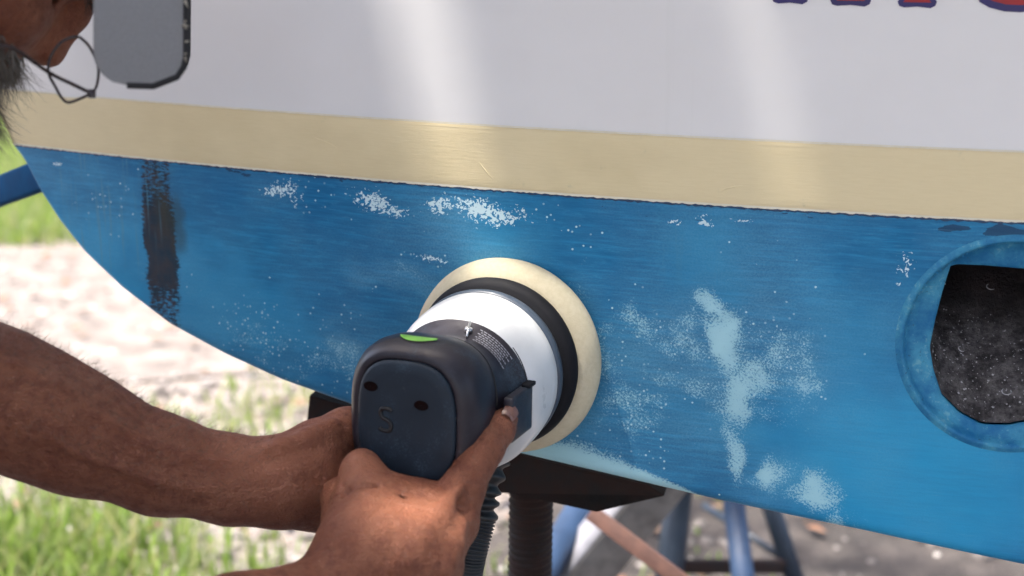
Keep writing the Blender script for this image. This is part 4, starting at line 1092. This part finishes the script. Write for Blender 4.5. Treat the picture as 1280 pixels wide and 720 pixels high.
i = pick((qu < -.05) & (qu > -.06) & (qf > .07) & (np.abs(qs_) < .03), 500); d = hN[i] * .6 - HU * .8 + .2 * rng.standard_normal((len(i), 3))
d /= np.linalg.norm(d, axis=1)[:, None]; strands(HP[i], d, .014, .0003, M['greyhair'], 'moustache', .4)
i = pick((qu > .010) & (qu < .034) & (qf > .085) & (np.abs(qs_) > .006) & (np.abs(qs_) < .05), 900); d = hN[i] * 1.0 + HU * .35 + .35 * rng.standard_normal((len(i), 3)); d /= np.linalg.norm(d, axis=1)[:, None]
strands(HP[i], d, .013, .00028, M['hair'], 'eyebrows', .4)
i = pick((qf < -.0) & (qu > -.04), 5000); i2 = i[(qf[i] < -.02) | (qu[i] > .03)]; d = hN[i2] * .5 - HU * .7 - HF * .3 + .2 * rng.standard_normal((len(i2), 3)); d /= np.linalg.norm(d, axis=1)[:, None]
strands(HP[i2], d, .022, .0004, M['hair'], 'hair', .3)
rN = vnormals(RP, RF); i = pick((RP[:, 0] > -.19) & (rN @ AF < .1), 900); d = rN[i] * .5 - AU * .4 + .4 * rng.standard_normal((len(i), 3)); d /= np.linalg.norm(d, axis=1)[:, None]
strands(RP[i], d, .006, .00009, M['armhair'], 'hand_hair', .7)
lN = vnormals(LP, LF); sel = (LP[:, 0] > -.47) & (LP[:, 0] < -.17)
i = pick(sel & (lN[:, 2] > -.1), 2600); d = lN[i] * .75 + AX * .45 + .4 * rng.standard_normal((len(i), 3)); d /= np.linalg.norm(d, axis=1)[:, None]
strands(LP[i], d, .010, .00011, M['armhair'], 'arm_hair', .7)

# cap with a curved bill; the near half of the bill hangs down into view
CAPO = empty('baseball_cap', tuple(H(0, .06, 0)), 'grey billed cap on the man\'s head, its curved bill frayed at the corner', 'cap')
cv = []
nu, nv_ = 15, 40
for i in range(nu):
    th = R(90) * i / (nu - 1)
    for j in range(nv_):
        a = 2 * math.pi * j / nv_; cv.append(H(-.012 + .108 * math.sin(th) * math.cos(a), .040 + .085 * math.cos(th), .086 * math.sin(th) * math.sin(a)))
obj('crown', cv, grid_faces(nu, nv_, True), M['capblack'], CAPO)
# bill
bs = -nrm(ray(181, 40)); bd = nrm(-AU - bs * (-AU @ bs)); bx = nrm(np.cross(bs, bd))
if bx @ AX < 0: bx = -bx
B0 = at(175, 107, .93) - bs * .058 - bd * .135
def bill_pt(u, v_, off=0):
    """u 0..1 from cap to front edge, v -1..1 across; the near side (v=1) hangs down"""
    t = .135 * math.cos(v_ * math.pi / 2); rc_ = .020; hw = .5 * mm(112, .93)
    if t < rc_: hw = hw - rc_ + math.sqrt(max(rc_ ** 2 - (rc_ - t) ** 2, 0))
    ang = v_ * math.pi / 2
    cyl = bs * math.sin(ang) * (.058 + off) + bd * (.135 * (1 - math.cos(ang)) - off * math.cos(ang))
    return B0 + bx * ((u * 2 - 1) * hw + (.004 if v_ < 0 else 0) * min(1, -v_ * 3)) + cyl
NU, NV = 22, 241
tv_, bv_ = [], []
for i in range(NU):
    for j in range(NV):
        u, v_ = i / (NU - 1), j / (NV - 1) * 2 - 1
        tv_.append(bill_pt(u, v_, .0012)); bv_.append(bill_pt(u, v_, -.0012))
G = grid_faces(NU, NV); n = NU * NV; f = [q[::-1] for q in G] + [tuple(x + n for x in q) for q in G]
bord = [j for j in range(NV)] + [i * NV + NV - 1 for i in range(1, NU)] + [(NU - 1) * NV + j for j in range(NV - 2, -1, -1)] + [i * NV for i in range(NU - 2, 0, -1)]
for k in range(len(bord)): a, b = bord[k], bord[(k + 1) % len(bord)]; f.append((a, b, b + n, a + n))
bill = obj('bill', tv_ + bv_, f, M['capcloth'], CAPO)
print('bill px extents', B0)
edge = [(1.0, v_) for v_ in np.linspace(-1, 1, 70)] + [(u, 1.0) for u in np.linspace(1, 0, 16)]
P = [bill_pt(u, v_, 0) for u, v_ in edge]; v, f = tube(P, .0022, 8); obj('binding', v, f, M['capblack'], bill)
fr = []
for k in range(26):
    u, v_ = (1.0, rng.uniform(.55, .93)) if k < 44 else (rng.uniform(.8, 1), 1.0)
    p = bill_pt(u, v_, .001); q_ = p + (bx * .4 + rng.standard_normal(3) * .8) * .003 - AF * .003; fr.append(tube([p - AF * .0022, (p + q_) / 2 - AF * .002, q_], [.0009, .0006, .0002], 5))
v, f = merge(fr); tag(obj('frayed_edge', v, f, M['thread'], bill), kind='stuff')

# spectacles
GL = empty('spectacles', tuple(at(95, 90, .95)), 'thin dark framed glasses low on the man\'s nose', 'glasses')
gd = .955
rim = [(99, 46, 0), (110, 56, 0), (118, 70, 0), (123, 86, 0), (122, 102, 0), (117, 114, .0), (103, 122, 0), (86, 128, 0), (77, 122, 0), (69, 108, 0), (61, 92, .0), (62, 74, .0), (74, 55, .0), (88, 47, 0)]
rp = [at(x, y, gd + .0004 * (x - 60) * .3) for x, y, z in rim]; rc = spline(rp + [rp[0]], 70)
v, f = tube(rc, [.0010 if (rc_ @ AX) < -.275 + 9 else .0008 for rc_ in rc], 8); fr_ = obj('rim', v, f, M['frame'], GL)
v = np.vstack([rc[:-1], [rc[:-1].mean(0) - AF * .0015]]); f = [(i, (i + 1) % 69, 69) for i in range(69)]; obj('lens', v, f, M['lens'], GL)
hg = at(115, 117, gd - .002); v, f = box(hg, AX * .0022, AF * .002, AU * .0028, .0008); obj('hinge', v, f, M['frame'], GL)
P = spline([hg, at(88, 104, gd - .003), at(62, 91, gd - .006), at(20, 62, gd - .030), at(-20, 35, gd - .045), H(-.005, .012, .083), H(-.02, -.015, .082)], 40)
v, f = tube(P, .0013, 8); obj('temple_arm', v, f, M['frame'], GL)

# ------------------------------------------------------------------ trees round the yard (mostly out of frame; they shade and reflect)
bark = simple('bark', (.06, .045, .035), (.12, .09, .07), 12, .9, .8, .01, stretch=(1, 1, .2))
lm = isl('tree_leaf', (.030, .065, .015), (.055, .11, .022), (.09, .15, .03), .5)
def tree_mesh(seed):
    r = np.random.default_rng(seed); parts = [tube([(0, 0, 0), (.05, .03, 1.6), (.0, .1, 3.2), (.1, 0, 5.5)], [.22, .17, .12, .04], 12)]; cl = []
    for k in range(9):
        a = r.uniform(0, 6.28); z0 = r.uniform(1.6, 4.4); z1 = z0 + r.uniform(.8, 1.8); rr = r.uniform(1.0, 2.1); e = V(math.cos(a) * rr, math.sin(a) * rr, z1)
        parts.append(tube([(0, .05, z0), e * .5 + V(0, 0, z0 * .5 + .15), e], [.07, .045, .015], 7)); cl.append((e, r.uniform(.7, 1.2)))
    cl += [(V(0, 0, 5.6), 1.2), (V(.5, .3, 4.6), 1.2), (V(-.5, -.4, 4.3), 1.1)]
    P = []
    for c, s in cl:
        m = int(330 * s); q = r.standard_normal((m, 3)); q /= np.linalg.norm(q, axis=1)[:, None]; P.append(c + q * (s * r.random((m, 1)) ** .35) * V(1, 1, .75))
    P = np.vstack(P); N = len(P); u = r.standard_normal((N, 3)); u /= np.linalg.norm(u, axis=1)[:, None]; w_ = np.cross(u, r.standard_normal((N, 3))); w_ /= np.linalg.norm(w_, axis=1)[:, None]
    s = r.uniform(.09, .17, (N, 1)); W = np.stack([P - u * s, P + w_ * s * .5, P + u * s, P - w_ * s * .5], 1).reshape(-1, 3)
    return merge(parts), (W, np.arange(N * 4).reshape(-1, 4))
tms = []
for sd_ in (1, 2):
    (v, f), (W, F) = tree_mesh(sd_)
    t = empty('tree', (0, 0, 0)); a = obj('trunk', v, f, bark, t); b = mesh_np('crown', W, F, lm.m); b.parent = t; tms.append((t, a, b))
cot = 1 / math.tan(SUN_EL); shx, shy = math.sin(SUN_AZ) * cot, math.cos(SUN_AZ) * cot
OT = empty('tree', (-2.9, .3, 0), 'unseen leafy tree added over the man and the bow to shape the light', 'tree', 'trees round the yard')  # unseen tree, added so its leaf gaps band the hull with sun
limbs = [(-1.9, .6, 3.3), (-.6, 1.0, 3.75), (.7, 1.0, 3.8)], [(-1.6, 1.6, 3.5), (-.7, 2.6, 3.8), (.4, 3.0, 3.9)], [(-2.0, .0, 3.4), (-1.0, -.5, 3.8), (.3, -.6, 3.9)]
tp_ = [tube(spline([(-2.9, .3, 0), (-2.85, .32, 1.2), (-2.6, .35, 2.5), (-2.2, .5, 3.1)], 14), np.linspace(.19, .10, 14), 14)]
for l_ in limbs: tp_.append(tube(spline([(-2.3, .47, 3.0)] + list(l_), 16), np.linspace(.075, .012, 16), 9))
v, f = merge(tp_); obj('trunk', v, f, bark, OT)
N = 75000; P = np.stack([rng.uniform(-3.3, 2.3, N), rng.uniform(-1.2, 4.2, N), rng.uniform(3.3, 4.2, N)], 1)
gx_ = P[:, 0] - shx * (P[:, 2] - .85); gy_ = P[:, 1] - shy * (P[:, 2] - .85)          # where each leaf's shade lands at hull height
hy_ = 1.20 - .36 * gx_                                                              # the hull side's line there
band1 = (gx_ > -.055) & (gx_ < .035); band2 = (gx_ > .205) & (gx_ < .265); mid_ = (gx_ >= .035) & (gx_ <= .205)
near_ = (gy_ > hy_ - .22) & (gy_ < hy_ + .2)
dn = np.where(gy_ > hy_ + .22, 0., 1.); dn = np.where(near_ & (band1 | band2), .0, dn); dn = np.where(near_ & mid_, .40, dn)
gx0 = P[:, 0] - shx * P[:, 2]; gy0 = P[:, 1] - shy * P[:, 2]
dn = np.where((gy0 > 1.9) & (gy0 < 4.0) & (gx0 > .12), .12, dn)
dn = np.where((gy_ < .2), .2, dn)
dn = np.where((gx_ > -.16) & (gx_ < .03) & (gy_ > .84) & (gy_ < 1.10), .22, dn)     # a thin spot over the hands
P = P[rng.random(N) < dn]; N = len(P)
u = rng.standard_normal((N, 3)); u[:, 2] *= .45; u /= np.linalg.norm(u, axis=1)[:, None]; w_ = np.cross(u, rng.standard_normal((N, 3)) * V(.5, .5, 1)); w_ /= np.linalg.norm(w_, axis=1)[:, None]
sz = rng.uniform(.045, .075, (N, 1)); W = np.stack([P - u * sz, P + w_ * sz * .55, P + u * sz, P - w_ * sz * .55], 1).reshape(-1, 3)
cr = mesh_np('crown', W - V(-2.9, .3, 0), np.arange(N * 4).reshape(-1, 4), lm.m); cr.parent = OT
spots = [(-1.9, -.45, .45, 'low and close at the left behind the photographer, added unseen to dim that side'), (-5.5, -4.5, 1.0, 'at the far left behind the photographer'), (-1.9, -6.2, 1.15, 'left of the gap behind the photographer'), (2.9, -5.6, 1.05, 'right of the gap behind the photographer'), (6.5, -4.0, 1.1, 'at the far right behind the photographer'),  # the first is unseen, added to darken the left side
         (-9, 13, 1.2, 'beyond the lawn on the left'), (-4, 16, 1.3, 'beyond the lawn straight behind the bow'), (2.5, 17, 1.25, 'behind the middle of the boat'), (8, 14, 1.2, 'behind the right end of the boat'), (3.4, -1.2, .8, 'at the right beside the photographer, added unseen to shape the light'), (1.9, 6.3, .85, 'hidden close behind the boat, added to cast shade')]  # the last two are unseen, added to shape light and cast shade
for k, (x, y, s, lab) in enumerate(spots):
    src = tms[k % 2]
    if k < 2: t = src[0]
    else:
        t = src[0].copy(); COL.objects.link(t)
        for ch in src[1:]: c = ch.copy(); COL.objects.link(c); c.parent = t
    t.location = (x, y, 0); t.scale = (s, s, s); t.rotation_euler = (0, 0, k * 1.3)
    tag(t, 'leafy tree ' + lab, 'tree', 'trees round the yard')
print('done')
